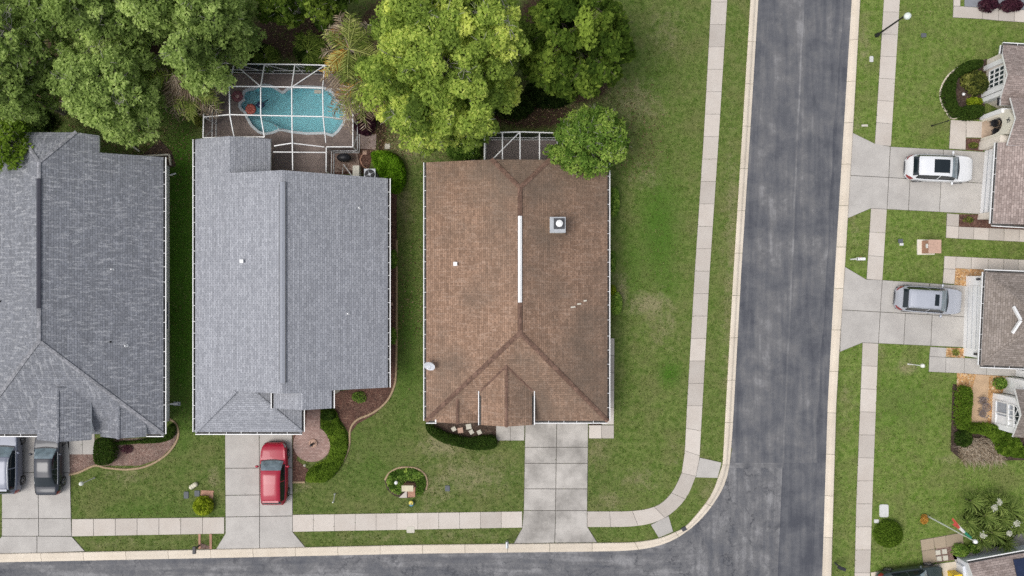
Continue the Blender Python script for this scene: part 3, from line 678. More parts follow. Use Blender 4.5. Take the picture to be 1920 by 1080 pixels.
rvent(hB, Vector((xr, W(0, 341, zrB).y, zrB)), Vector((xr, W(0, 718, zrB).y, zrB)), plain('ridge_vent_grey', (.29, .305, .34), .9, var=.1, nscale=9), .34, .07)
for s in (-1, 1):
    mb = MB(); mb.bar(Vector((xr+s*.19, W(0, 341, zrB).y, zrB+.0)), Vector((xr+s*.19, W(0, 718, zrB).y, zrB+.0)), .045, .06); mb.build('ridge_vent_slot', M['dark'], hB)
gutter((XL, SW.y, ZE), (XL, NWn.y, ZE), (-1, 0), hB); gutter(NE, SE, (1, 0), hB); gutter(SEg, SW, (0, -1), hB); gutter(SEg, Vector((SEg.x, RIDGE2.y-.05, ZE)), (1, 0), hB, straps=False)
gutter(Vector((pe.x, RIDGE2.y, pe.z)), Vector((pe.x, yS, e1.z)), (1, 0), hB, straps=False); gutter(LE2, Vector((LE2.x, hatop.y+.05, zx)), (-1, 0), hB, straps=False)
vent(hB, pl.on(455, 490), .1, .22, sq=True); vent(hB, pr.on(674, 390), .045, .25); vent(hB, pr.on(653, 588), .045, .25)
# ---- house C: brown roof
hC = thing('house', W(969, 545), 'house with a brown shingle roof, white ridge vent and chimney, on the street corner', 'house', 'houses along the side street')
XL = W(799, 0, ZE).x; XR = W(1139, 0, ZE).x; zrC = 4.95; xr = W(975, 0, zrC).x
pl = PL(Vector((XL, 0, ZE)), Vector((XL, 1, ZE)), Vector((xr, 0, zrC))); pr = PL(Vector((XR, 0, ZE)), Vector((XR, 1, ZE)), Vector((xr, 0, zrC)))
NW = W(799, 304.5, ZE); NEc = W(1139, 304.5, ZE); SW = W(799, 789, ZE); SE = W(1139, 787.5, ZE)
rn = W(975, 352, zrC); rn.x = xr; rs = W(975, 624, zrC); rs.x = xr
cl = pl.on(922, 299); cr = pr.on(1031, 299); cr.y = cl.y
SE.y = SW.y
roof('roof', [[rn, cl, NW, SW, rs], [rn, rs, SE, NEc, cr], [rn, cr, cl], [rs, SW, SE]], [M['roofC'], M['white']], hC)
M['capC'] = shingle('brown_hip_shingles', (.14, .08, .055), (.21, .125, .09), row=.34, width=.4)
for p, q in ((rs, SW), (rs, SE), (rn, cl), (rn, cr), (rn, rs)): cap(p, q, M['capC'], hC, .3, .04)
rvent(hC, Vector((xr, W(0, 405, zrC).y, zrC+.03)), Vector((xr, W(0, 567, zrC).y, zrC+.03)), M['white'], .26)
a, b_, c = gable(hC, 950, 670, 3.5, 4.12, 902, 997.5, 797, [M['roofC'], M['white']], 5.5)
capL = a; capR = c
ph_ = PL(rs, SW, SE); vt = b_+Vector((0, 0, 0)); vy = (b_.z-ph_.a-ph_.b*b_.x)/ph_.c
for e_ in (a, c):
    ye = (e_.z-ph_.a-ph_.b*e_.x)/ph_.c; cap(Vector((b_.x, vy, b_.z)), Vector((e_.x, ye, e_.z)), M['capC'], hC, .16, .02, 'valley_strip')
cap(b_+Vector((0, 4.5, 0)), b_, M['capC'], hC, .2, .03)
mb = MB(); mb.prism([(a.x+.3, a.y+.35), (c.x-.3, a.y+.35), (c.x-.3, a.y+3), (a.x+.3, a.y+3)], 2.3, 3.42); mb.build('gable_wall', M['wallc'], hC)
for q in (a, c):
    s = -1 if q is a else 1; gutter(q, q+Vector((0, 2.9, 0)), (s, 0), hC, straps=False)
gar = (a, b_, c)
a, b_, c = gable(hC, 860, 738, 2.78, 3.25, 818, 899, 792, [M['roofC'], M['white']], 2.6)
cap(b_+Vector((0, 1.9, 0)), b_, M['capC'], hC, .2, .03)
spout(hC, [a+Vector((0, .9, -.1)), a+Vector((-.05, 0, -.08))])
gutter(NW, SW, (-1, 0), hC); gutter(NEc, SE, (1, 0), hC); gutter(SW, Vector((a.x, SW.y, ZE)), (0, -1), hC, straps=False); gutter(Vector((gar[2].x+.15, SW.y, ZE)), SE, (0, -1), hC)
walls(hC, [(825, 330), (1117, 330), (1117, 762), (825, 762)], 2.55, M['wallc'])
walls(hC, [(910, 760), (984, 760), (984, 778), (910, 778)], 2.85, M['wallc'], 'front_wall')
mb = MB(); mb.prism([tuple(W(x, y)[:2]) for x, y in ((990, 760), (1098, 760), (1098, 772), (990, 772))], 0, 2.2); mb.build('garage_door', M['white'], hC)
# chimney
p = pr.on(1044, 424); ch = MB(); zt = p.z+1.05; ch.box((p.x, p.y, p.z+.3), (.98, .98, 1.5)); o = ch.build('chimney', M['cream'], hC)
cc = W(1046.5, 419, zt); 
ch = MB(); ch.box((p.x, p.y, zt+.02), (1.04, 1.04, .06)); o2 = ch.build('chimney_cap', M['steel'], o)
ch = MB(); ch.box((p.x+.1, p.y+.08, zt+.06), (.72, .72, .05)); ch.build('flashing', M['dark'], o)
ch = MB(); ch.lathe((p.x+.1, p.y+.08, zt+.08), [(.2, 0), (.2, .12), (.23, .13), (.23, .2), (.1, .25)], 20); ch.build('flue_cap', M['white'], o, smooth=False)
ch = MB(); ch.box((p.x, p.y-.02, p.z+.02), (1.2, 1.25, .12)); ch.build('flashing', M['roofC'], o)
vent(hC, pl.on(854, 495), .11, .22, sq=True)
t = pr.on(1080, 562); mb = MB()
for i in range(3): q = pr.on(1072+i*12, 576-i*6); mb.box((q.x, q.y, q.z+.015), (.5-.1*i, .1, .02), .1)
mb.build('roof_patch', M['stone'], hC)
# satellite dish
q = pl.on(812, 678); sdh = thing('satellite_dish', q, 'pale oval satellite dish on the left eave of the brown roof', 'satellite dish')
d = MB(); c0 = W(806, 685.5, 3.35); ax = Vector((-.25, -.45, .85)).normalized(); e1_ = Vector((1, 0, 0)); e1_ = (e1_-ax*e1_.dot(ax)).normalized(); e2_ = ax.cross(e1_)
rings = [[c0+(e1_*math.cos(2*math.pi*k/20)*.40+e2_*math.sin(2*math.pi*k/20)*.33)*r+ax*(.09*r*r) for k in range(20)] for r in (.05, .35, .7, 1)]
for A, B in zip(rings, rings[1:]):
    for k in range(20): j = (k+1) % 20; d.face([A[k], A[j], B[j], B[k]])
d.face(rings[0]); d.build('reflector', M['steel'] if False else plain('dish_grey', (.55, .57, .6), .5), sdh)
d = MB(); d.bar(q, c0-ax*.03, .05); d.build('mast', M['steel'], sdh)
d = MB(); d.bar(c0-e2_*.3, c0+ax*.4+e2_*.05, .03); d.box(c0+ax*.42+e2_*.05, (.09, .09, .09)); d.build('feed_arm', M['white'], sdh)

# ---- house D, upper right
hD = thing('house', W(1930, 250), 'house with pinkish-tan shingles and an arched cream entry behind the white SUV', 'house', 'houses across the road')
def gable_e(parent, ap, n, s, ze_, zr_, far, mats_, name, slope=.0):
    """gable whose ridge runs east from pixel ap; n and s are the two eave corners (pixels at ze_)"""
    A = W(*n, ze_); C = W(*s, ze_); B = W(*ap, zr_); D = Vector((far, -far*slope, 0))
    roof(name, [[A, B, B+D, A+D], [B, C, C+D, B+D]], mats_, parent, .16); return A, B, C, D
mats_ = [M['roofD'], M['white']]
A, B, C, D = gable_e(hD, (1889.5, 140), (1880, 100), (1877, 183), 2.7, 3.75, 9, mats_, 'wing_roof', .06)
A2 = W(1881.5, 84, 2.7-.36); q = A+(B-A)*.0
roof('eave_roof', [[A, A+D, W(1881.5, 84, 2.38)+D, W(1881.5, 84, 2.38)]], mats_, hD)
gutter(W(1881.5, 84, 2.38), W(1881.5, 84, 2.38)+D, (0, 1), hD); gutter(W(1881.5, 84, 2.38), A-Vector((0, 0, .05)), (-1, 0), hD)
roof('eave_roof', [[C, W(1876.5, 197, 2.45), W(1899, 198, 2.45), C+Vector((1, 0, 0))]], mats_, hD)
gutter(C, W(1876.5, 197, 2.4), (-1, 0), hD, M['black'], False)
A3, B3, C3, D3 = gable_e(hD, (1905, 222), (1895, 183), (1889, 272), 3.25, 4.2, 9, mats_, 'entry_roof', .06)
gz = 2.7; GN = W(1870.5, 267, gz); GS = W(1861, 419, gz); rr = 3.4
roof('garage_roof', [[GN, GS, GS+Vector((rr, -.2, rr*.42)), GN+Vector((rr, -.2, rr*.42))], [GN+Vector((rr, -.2, rr*.42)), GS+Vector((rr, -.2, rr*.42)), GS+Vector((rr*2, -.4, 0)), GN+Vector((rr*2, -.4, 0))]], mats_, hD)
gutter(GN, GS, (-1, 0), hD); gutter(GS, GS+Vector((rr*2, -.4, 0)), (0, -1), hD, straps=False)
cx = M['wallc']
# gable walls (beige) with window
def quadwall(parent, base, tops, mat, name, thick=.2):
    """wall between two base pixels; tops = list of (fraction, z)"""
    p, q = W(*base[0]), W(*base[1]); d = (q-p); n = Vector((-d.y, d.x, 0)).normalized()
    if n.x < 0: n = -n
    mb = MB(); F = [p, q]+[p+d*f+Vector((0, 0, z)) for f, z in tops]; Bk = [v+n*thick for v in F]
    mb.face(F, 0); mb.face(Bk[::-1], 0)
    for i in range(len(F)): j = (i+1) % len(F); mb.face([F[j], F[i], Bk[i], Bk[j]], 0)
    return mb.build(name, mat, parent, weld=True)
quadwall(hD, ((1851, 112), (1846, 192)), [(1, 2.45), (.66, 3.35), (.2, 2.45), (0, 2.3)], M['wallc'], 'gable_wall')
walls(hD, [(1853, 114), (1990, 122), (1986, 262), (1848, 192)], 2.3, M['wallc'])
for py0, py1 in ((126, 133), (176, 185)): 
    mb = MB(); a_ = W(1850-(py0-126)*.09, py0); mb.box((a_.x-.1, a_.y-.12, 1.25), (.28, .32, 2.5)); mb.build('pilaster', M['white'], hD)
wall_window(hD, W(1846.2, 172), W(1848.4, 138), .55, 2.35, (-1, .05), 4, 3)
# entry wall with arch
pE, qE = W(1841, 222), W(1838, 266)
mb = MB(); dE = (qE-pE); nE = Vector((1, 0, 0))
def archwall(mb, p, q, H, ztop_mid, x0, x1, spring, thick):
    d = q-p; n = 12; L_ = d.length
    xs = [0, x0]+[x0+(x1-x0)*i/n for i in range(1, n)]+[x1, 1]
    for a_, b__ in zip(xs, xs[1:]):
        def zb(x):
            if x <= x0+1e-6 and b__ <= x0+1e-6 or x >= x1-1e-6 and a_ >= x1-1e-6: return 0
            u = (x-(x0+x1)/2)/((x1-x0)/2); return spring+math.sqrt(max(0, 1-u*u))*.75
        def ztp(x): return H+(ztop_mid-H)*(1-abs(x-.5)*2)
        ZA, ZB = (0, 0) if (b__ <= x0+1e-6 or a_ >= x1-1e-6) else (zb(a_), zb(b__))
        P = [p+d*a_+Vector((0, 0, ZA)), p+d*b__+Vector((0, 0, ZB)), p+d*b__+Vector((0, 0, ztp(b__))), p+d*a_+Vector((0, 0, ztp(a_)))]
        Q = [v+Vector((thick, 0, 0)) for v in P]
        mb.face(P); mb.face(Q[::-1]); mb.face([P[0], Q[0], Q[1], P[1]]); mb.face([P[3], P[2], Q[2], Q[3]])
archwall(mb, pE, qE, 3.0, 3.9, .16, .86, 1.75, .35); mb.build('entry_arch', M['cream'], hD)
for py_ in (190, 222): mb = MB(); a_ = W(1843, py_); mb.box((a_.x+.5, a_.y, 1.3), (1.5, .3, 2.6)); mb.build('entry_wall', M['white'], hD)
mb = MB(); a_ = W(1850, 272); mb.prism([tuple(W(*p_)[:2]) for p_ in ((1836, 266), (1866, 268), (1866, 283), (1834, 281))], 0, 2.55); mb.build('garage_wall', M['wallc'], hD)
mb = MB(); mb.prism([tuple(W(*p_)[:2]) for p_ in ((1834, 401), (1866, 402), (1866, 412), (1832, 412))], 0, 2.5); mb.build('garage_wall', M['wallc'], hD)
mb = MB(); mb.prism([tuple(W(*p_)[:2]) for p_ in ((1846, 283), (1870, 284), (1864, 402), (1836.5, 401))], 0, 2.2); o = mb.build('garage_door', M['wallw'], hD)
mb = MB()
for i in range(1, 4): a_, b__ = W(1845.7, 284), W(1836.2, 401); mb.bar(a_+Vector((-.01, 0, .55*i)), b__+Vector((-.01, 0, .55*i)), .03, .03)
mb.build('panel_seam', M['steel'], o)
walls(hD, [(1850, 290), (2050, 300), (2040, 410), (1848, 405)], 2.5, M['wallc'])
t = thing('star_ornament', W(1893, 226, 3.3), 'dark metal star fixed to the cream gable above the arched entry', 'wall ornament')
mb = MB(); c0 = Vector((pE.x-.04, (pE.y+qE.y)/2, 3.2))
for k in range(5):
    a_ = 2*math.pi*k/5+math.pi/2; a2 = a_+2*math.pi/5*2; mb.bar(c0+Vector((0, math.cos(a_)*.25, math.sin(a_)*.25)), c0+Vector((0, math.cos(a2)*.25, math.sin(a2)*.25)), .05, .04)
mb.build('star', M['dark'], t)
# ---- house E, middle right
hE = thing('house', W(1900, 610), 'house with a taupe hipped roof, white gablet and white garage behind the silver SUV', 'house', 'houses across the road')
mats_ = [M['roofE'], M['white']]
GN = W(1847.5, 510, gz); GS = W(1839, 684.5, gz); wid = (GN-GS).length/2; sl_ = .42
ap = (GN+GS)/2+Vector((wid, -.1, wid*sl_)); farE = 8
GNf = GN+Vector((wid+farE, -.45, 0)); GSf = GS+Vector((wid+farE, -.45, 0)); apf = ap+Vector((farE, -.3, 0))
roof('roof', [[GN, GS, ap], [GN, ap, apf, GNf], [GS, GSf, apf, ap]], mats_, hE)
gutter(GN, GS, (-1, 0), hE); gutter(GS, GSf, (0, -1), hE); gutter(GNf, GN, (0, 1), hE, straps=False)
for p, q in ((GN, ap), (GS, ap)): cap(p, q, M['roofE'], hE, .22, .02)
# gablet
g0 = W(1909.5, 600, 0); 
pw = PL(GN, GS, ap); gapx = pw.on(1908, 600)+Vector((0, 0, .42)); l_ = pw.on(1901, 575)+Vector((0, 0, .05)); r_ = pw.on(1899, 624)+Vector((0, 0, .05))
roof('gablet_roof', [[l_, gapx, gapx+Vector((3, 0, .1)), l_+Vector((3, 0, .1))], [gapx, r_, r_+Vector((3, 0, .1)), gapx+Vector((3, 0, .1))]], mats_, hE, .1)
mb = MB(); mb.bar(l_+Vector((-.06, 0, 0)), gapx+Vector((-.06, 0, 0)), .14, .2); mb.bar(gapx+Vector((-.06, 0, 0)), r_+Vector((-.06, 0, 0)), .14, .2); mb.build('gablet_trim', M['white'], hE)
quadwall(hE, ((1811, 527), (1806, 667)), [(1, 2.5), (0, 2.5)], M['wallw'], 'garage_wall', .5)
mb = MB(); mb.prism([tuple(W(*p_)[:2]) for p_ in ((1811, 518), (1835, 519), (1835, 527), (1810.5, 527))], 0, 2.5); mb.build('corner_wall', M['wallw'], hE)
mb = MB(); a_, b__ = W(1809.8, 536), W(1806, 652)
mb.prism([(a_.x-.03, a_.y), (a_.x+.3, a_.y), (b__.x+.3, b__.y), (b__.x-.03, b__.y)], 0, 2.15); o = mb.build('garage_door', M['white'], hE)
mb = MB()
for i in range(1, 4): mb.bar(a_+Vector((-.045, 0, .54*i)), b__+Vector((-.045, 0, .54*i)), .025, .02)
mb.build('panel_seam', M['steel'], o)
for yy in (524, 660): mb = MB(); q = W(1810.5-(yy-524)*.035, yy, 0); mb.box((q.x-.10, q.y, 1.75), (.16, .16, .26)); mb.build('wall_lamp', M['dark'], hE)
walls(hE, [(1815, 520), (2050, 528), (2045, 672), (1812, 667)], 2.5, M['wallw'])
# wing of E
An, Bn, Cn, Dn = gable_e(hE, (1915.5, 778), (1904, 729.5), (1899.5, 819.5), 2.75, 3.95, 9, mats_, 'wing_roof', .05)
quadwall(hE, ((1861, 737), (1858, 800)), [(1, 2.55), (.5, 3.75), (0, 2.55)], M['wallw'], 'gable_wall', .2)
walls(hE, [(1862, 737), (2010, 742), (2006, 806), (1859, 801)], 2.5, M['wallw'])
wall_window(hE, W(1859.3, 791), W(1860.4, 749), .55, 1.9, (-1, .03), 2, 1, M['curtain'])
wall_window(hE, W(1859.35, 790), W(1860.3, 750), 2.0, 2.6, (-1, .03), 4, 1, M['curtain'])
mb = MB(); c0 = W(1859.6, 770, 0)
fan = [c0+Vector((-.03, math.cos(t_)*.78, 2.68+math.sin(t_)*.62)) for t_ in np.linspace(0, math.pi, 14)]
mb.face(fan); o = mb.build('arched_window', M['glass'], hE)
mb = MB(); mb.tube([p_+Vector((-.03, 0, 0)) for p_ in fan], .04, 5)
for k in (3, 6, 10): mb.bar(c0+Vector((-.06, 0, 2.68)), fan[k]+Vector((-.03, 0, 0)), .04)
mb.build('frame', M['white'], o)
mb = MB(); mb.prism([tuple(W(*p_)[:2]) for p_ in ((1885, 707), (1960, 709), (1960, 738), (1880, 736))], 0, 2.2); mb.prism([tuple(W(*p_)[:2]) for p_ in ((1904, 693), (1960, 695), (1960, 706), (1904, 705))], 0, 1.9, 0); mb.build('entry_wall', M['wallw'], hE)
# ---- house G, bottom right corner
hG = thing('house', W(1880, 1100), 'house with pale pinkish shingles and a dark solar panel in the bottom right corner', 'house', 'houses across the road')
g1 = W(1815.5, 1056, gz); g2 = W(1990, 1024, gz); dv = (g2-g1).normalized(); nv = Vector((dv.y, -dv.x, 0)); 
if nv.y > 0: nv = -nv
roofG = roof('roof', [[g1, g2, g2+nv*4+Vector((0, 0, 1.6)), g1+nv*4+Vector((0, 0, 1.6))], [g1+nv*4+Vector((0, 0, 1.6)), g2+nv*4+Vector((0, 0, 1.6)), g2+nv*8, g1+nv*8]], [M['roofD'], M['white']], hG)
gutter(g2, g1, (-nv.x, -nv.y), hG, straps=False)
mb = MB(); mb.prism([tuple((g1+dv*.6+nv*.6)[:2]), tuple((g2+nv*.6)[:2]), tuple((g2+nv*7.4)[:2]), tuple((g1+dv*.6+nv*7.4)[:2])], 0, 2.5); mb.build('wall', M['wallg'], hG)
pg = PL(g1, g2, g1+nv*4+Vector((0, 0, 1.6))); 
s1 = [pg.on(*p_)+Vector((0, 0, .1)) for p_ in ((1898.5, 1048.5), (1938, 1042), (1955, 1100), (1912, 1108))]
mb = MB(); mb.face(s1[::-1]); mb.face([v-Vector((0, 0, .06)) for v in s1])
for i in range(4): j = (i+1) % 4; mb.face([s1[i], s1[j], s1[j]-Vector((0, 0, .06)), s1[i]-Vector((0, 0, .06))])
mb.build('solar_panel', plain('solar_glass', (.02, .03, .07), .15), hG)
mb = MB(); mb.prism([tuple(W(*p_)[:2]) for p_ in ((1792, 1054), (1800, 1053), (1822, 1066), (1826, 1120), (1797, 1122))], 0, .9); mb.build('side_wall', M['wallg'], hG)

# ------------------------------------------------------------------ pool, deck, cages
def deck_with_hole():
    out = [W(*p) for p in ((384,140),(671,134),(671,287),(618,290),(618,340),(500,340),(500,285),(384,285))]
    hole = [W(*p) for p in POOL]; mb = MB()
    A = [Vector((p.x, p.y, 0)) for p in out]; B = [Vector((p.x, p.y, 0)) for p in hole]; allp = A+B
    for t_ in tessellate_polygon([A, B]):
        q = [allp[i] for i in t_]
        if (q[1]-q[0]).cross(q[2]-q[0]).z < 0: q = q[::-1]
        mb.face([(p.x, p.y, .06) for p in q])
    for P in (A, B):
        for i in range(len(P)):
            a_, b__ = P[i], P[(i+1) % len(P)]; mb.face([(a_.x, a_.y, -.05), (b__.x, b__.y, -.05), (b__.x, b__.y, .06), (a_.x, a_.y, .06)])
    tag(mb.build('patio', M['deck'], weld=True), kind='structure')
deck_with_hole()
pool = thing('swimming_pool', W(545, 205), 'curvy blue-green swimming pool inside the white screen cage', 'swimming pool')
pw_ = [W(*p) for p in POOL]
mb = MB()
for z0, z1, s0, s1_ in ((.07, -1.3, 1, .97),):
    n = len(pw_); cpt = sum((Vector(p) for p in pw_), Vector())/n
    for i in range(n):
        a_, b__ = pw_[i], pw_[(i+1) % n]; mb.face([(a_.x, a_.y, z0), (b__.x, b__.y, z0), (b__.x, b__.y, z1), (a_.x, a_.y, z1)])
    P = [Vector((p.x, p.y, 0)) for p in pw_]
    for t_ in tessellate_polygon([P]):
        q = [P[i] for i in t_]
        if (q[1]-q[0]).cross(q[2]-q[0]).z < 0: q = q[::-1]
        mb.face([(p.x, p.y, z1) for p in q])
mb.build('basin', plain('pool_plaster', (.62, .86, .90), .6, var=.08, nscale=1.2), pool)
# steps and sun shelves
def shelf(pts, z): mb = MB(); mb.prism([tuple(W(*p)[:2]) for p in smooth_line(pts+[pts[0]], 4)[:-1]], -1.29, z); mb.build('step', plain('step_plaster', (.55, .68, .72), .6), pool)
shelf([(360+x/3.43, 60+y/3.43) for x, y in ((352,550),(460,565),(545,600),(560,628),(520,646),(470,652),(430,638),(392,602))], -.42)
shelf([(360+x/3.43, 60+y/3.43) for x, y in ((312,455),(336,436),(332,390),(390,372),(400,440),(395,510),(350,512),(322,496))], -.5)
shelf([(360+x/3.43, 60+y/3.43) for x, y in ((905,392),(938,445),(978,485),(980,520),(974,585),(936,636),(905,660),(880,640),(935,560),(935,480))], -.35)
m, n_, b, o = new_mat('pool_water'); g = G(n_)
n_.nodes.remove(b); tr = g.nd('ShaderNodeBsdfTransparent'); tr.inputs[0].default_value = (.62, .88, .90, 1)
gl = g.nd('ShaderNodeBsdfGlossy'); gl.inputs['Roughness'].default_value = .06; fr = g.nd('ShaderNodeFresnel'); fr.inputs[0].default_value = 1.33
df = g.nd('ShaderNodeBsdfDiffuse'); df.inputs[0].default_value = (.25, .46, .50, 1)
g.setin(gl, 'Normal', g.bump(g.noise(g.geo(), 3.5, 3), .02, .3))
m0 = g.nd('ShaderNodeMixShader'); m0.inputs[0].default_value = .3; n_.links.new(tr.outputs[0], m0.inputs[1]); n_.links.new(df.outputs[0], m0.inputs[2])
mx = g.nd('ShaderNodeMixShader'); g.setin(mx, 0, fr.outputs[0]); n_.links.new(m0.outputs[0], mx.inputs[1]); n_.links.new(gl.outputs[0], mx.inputs[2]); n_.links.new(mx.outputs[0], o.inputs[0])
M['water'] = m
mb = MB(); P = [Vector((p.x, p.y, 0)) for p in pw_]
for t_ in tessellate_polygon([P]):
    q = [P[i] for i in t_]
    if (q[1]-q[0]).cross(q[2]-q[0]).z < 0: q = q[::-1]
    mb.face([(p.x, p.y, -.07) for p in q])
mb.build('water', M['water'], pool, weld=True)
mb = MB(); n = len(pw_)
outl = [Vector((*q, 0)) for q in inset([tuple(p[:2]) for p in pw_], -.08)]; inl = [Vector((*q, 0)) for q in inset([tuple(p[:2]) for p in pw_], .10)]
for i in range(n):
    j = (i+1) % n
    mb.face([(*inl[i][:2], .085), (*inl[j][:2], .085), (*outl[j][:2], .085), (*outl[i][:2], .085)]); mb.face([(*inl[i][:2], -.12), (*inl[j][:2], -.12), (*inl[j][:2], .085), (*inl[i][:2], .085)]); mb.face([(*outl[i][:2], .05), (*outl[j][:2], .05), (*outl[j][:2], .085), (*outl[i][:2], .085)])
mb.build('coping', plain('pool_coping', (.55, .60, .62), .7), pool, weld=True)
mb = MB(); mb.tube([W(515, 234, .08), W(515, 234, .9), W(519, 237.5, .95), W(523, 241, .9), W(524, 242, .08)], .03, 8); mb.build('handrail', M['steel'], pool)
mb = MB(); q = W(596, 172, -.02); mb.box(q, (.5, .25, .1)); mb.build('skimmer', M['stone'], pool)
# toys / ornaments in and beside the pool
def flower_float(px, py, z, s, cols, label, name, cat):
    t = thing(name, W(px, py, z), label, cat); mb = MB()
    for k in range(9):
        a_ = 2*math.pi*k/9; c0 = W(px, py, z)+Vector((math.cos(a_)*s*.6, math.sin(a_)*s*.6, .05)); mb.lathe(c0, [(.02, -.07), (s*.36, -.03), (s*.42, .03), (s*.25, .08), (.02, .1)], 8)
    mb.build('petals', cols[0], t, smooth=True); mb = MB(); mb.lathe(W(px, py, z), [(.02, -.05), (s*.42, 0), (s*.4, .1), (.02, .17)], 12); mb.build('centre', cols[1], t, smooth=True)
red = plain('coral_red_vinyl', (.55, .13, .09), .4); mar = plain('maroon_vinyl', (.22, .07, .08), .6); pk = plain('pale_pink_vinyl', (.6, .38, .34), .5)
flower_float(470.5, 205, -.05, .40, (red, red), 'coral red round float on the water at the left end of the pool', 'pool_float', 'pool float')
flower_float(446, 181, .09, .42, (mar, pk), 'maroon flower-shaped float lying on the deck beside the pool', 'pool_float', 'pool float')
t = thing('pool_cleaner', W(489, 197, -.05), 'dark blue pool cleaner with a hose on the water beside the red float', 'pool cleaner')
mb = MB(); mb.lathe(W(489, 197, -.08), [(.05, -.05), (.26, 0), (.26, .12), (.1, .2)], 12, sx=1.2, sy=.9); mb.build('body', plain('navy_plastic', (.02, .04, .10), .4), t, smooth=True)
mb = MB(); mb.tube([W(475, 201, -.03), W(481, 196, .0), W(489, 194.5, .08), W(496, 192, .02), W(502, 187, -.03)], .05, 6); mb.build('hose', plain('navy_hose', (.03, .06, .10), .4), t, smooth=True)

m, n_, b, o = new_mat('screen_mesh'); g = G(n_); n_.nodes.remove(b); tr = g.nd('ShaderNodeBsdfTransparent'); df = g.nd('ShaderNodeBsdfDiffuse'); df.inputs[0].default_value = (.035, .037, .045, 1)
mx = g.nd('ShaderNodeMixShader'); lw = g.nd('ShaderNodeLayerWeight'); lw.inputs[0].default_value = .5
g.setin(mx, 0, g.ramp(lw.outputs['Facing'], [(0.0, .05), (.5, .20), (.85, .62), (1.0, .9)])); n_.links.new(tr.outputs[0], mx.inputs[1]); n_.links.new(df.outputs[0], mx.inputs[2]); n_.links.new(mx.outputs[0], o.inputs[0]); M['screen'] = m
cage = thing('pool_cage', W(525, 200), 'white framed screen cage over the curvy swimming pool', 'screen enclosure')
ze, zt = 2.45, 3.5
E = dict(NW=W(391, 117, ze), n1=W(439, 119.5, ze), n2=W(496, 120.5, ze), n3=W(553, 121, ze), n4=W(609, 122.5, ze), NE=W(655, 124, ze),
         e0=W(661.7, 170, ze), e1=W(661.7, 225, ze), SE=W(661.7, 275.5, ze), w1=W(382, 166, ze), w2=W(382, 219.5, ze), SW=W(381, 258.5, ze), nt=W(612, 275.5, ze), ns=W(611.5, 322, ze))
T = {(i, j): W(x, y, zt) for (i, j), (x, y) in {(0,0):(430,162),(1,0):(489,162.6),(2,0):(547,163.5),(3,0):(605,165.5),(0,1):(431,215),(1,1):(489,216.5),(2,1):(547.5,217.7),(3,1):(606,219)}.items()}
b1 = W(439, 257, 2.75); b2 = W(496, 257, 2.9); b3 = W(549, 319, 3.1); b4 = W(611, 267.5, ze+.1)
r0 = W(514.5, 273.7, 2.9); r1 = W(547, 268.5, 3.25); r2 = W(608, 275.7, 2.6)
bars = [(E['NW'], E['n1']), (E['n1'], E['n2']), (E['n2'], E['n3']), (E['n3'], E['n4']), (E['n4'], E['NE']), (E['NE'], E['e0']), (E['e0'], E['e1']), (E['e1'], E['SE']), (E['SE'], E['nt']), (E['nt'], E['ns']), (E['w1'], E['w2']), (E['w2'], E['SW']), (E['NW'], E['w1']),
        (E['n1'], T[0,0]), (E['n2'], T[1,0]), (E['n3'], T[2,0]), (E['n4'], T[3,0]), (E['w1'], T[0,0]), (E['w2'], T[0,1]), (T[3,0], E['e0']), (T[3,1], E['e1']),
        (T[0,0], T[1,0]), (T[1,0], T[2,0]), (T[2,0], T[3,0]), (T[0,1], T[1,1]), (T[1,1], T[2,1]), (T[2,1], T[3,1]), (T[0,0], T[0,1]), (T[1,0], T[1,1]), (T[2,0], T[2,1]), (T[3,0], T[3,1]),
        (T[0,1], b1), (T[1,1], b2), (T[2,1], b3), (T[3,1], b4), (r0, r1), (r1, r2), (E['SW'], b1), (b1, b2)]
mb = MB()
for p, q in bars: mb.bar(p, q, .062, .1)
mb.build('roof_beams', M['white'], cage)
mb = MB(); mb.bar(E['n1'], T[1,0], .06); mb.build('brace', M['white'], cage); mb = MB(); mb.bar(E['n4'], T[2,0], .06); mb.build('brace', M['white'], cage); mb = MB(); mb.bar(W(512, 285, 2.5), W(611, 286, 2.5), .07); mb.build('cross_beam', M['white'], cage)
low = M['dark']
offw = plain('shaded_aluminium', (.5, .5, .5), .5)
for k_ in ('NW', 'n1', 'n2', 'n3', 'n4', 'NE', 'e0', 'e1', 'SE', 'nt', 'ns', 'w1', 'w2', 'SW'):
    mb = MB(); p = E[k_]; mb.bar((p.x, p.y, .04), (p.x, p.y, ze-.05), .06); mb.build('post', M['white'], cage)
rim_ = ['SW', 'w2', 'w1', 'NW', 'n1', 'n2', 'n3', 'n4', 'NE', 'e0', 'e1', 'SE', 'nt', 'ns']
mb = MB()
for a_, b__ in zip(rim_, rim_[1:]):
    for z in (.1, .85): p, q = E[a_], E[b__]; mb.bar((p.x, p.y, z), (q.x, q.y, z), .05, .06)
    
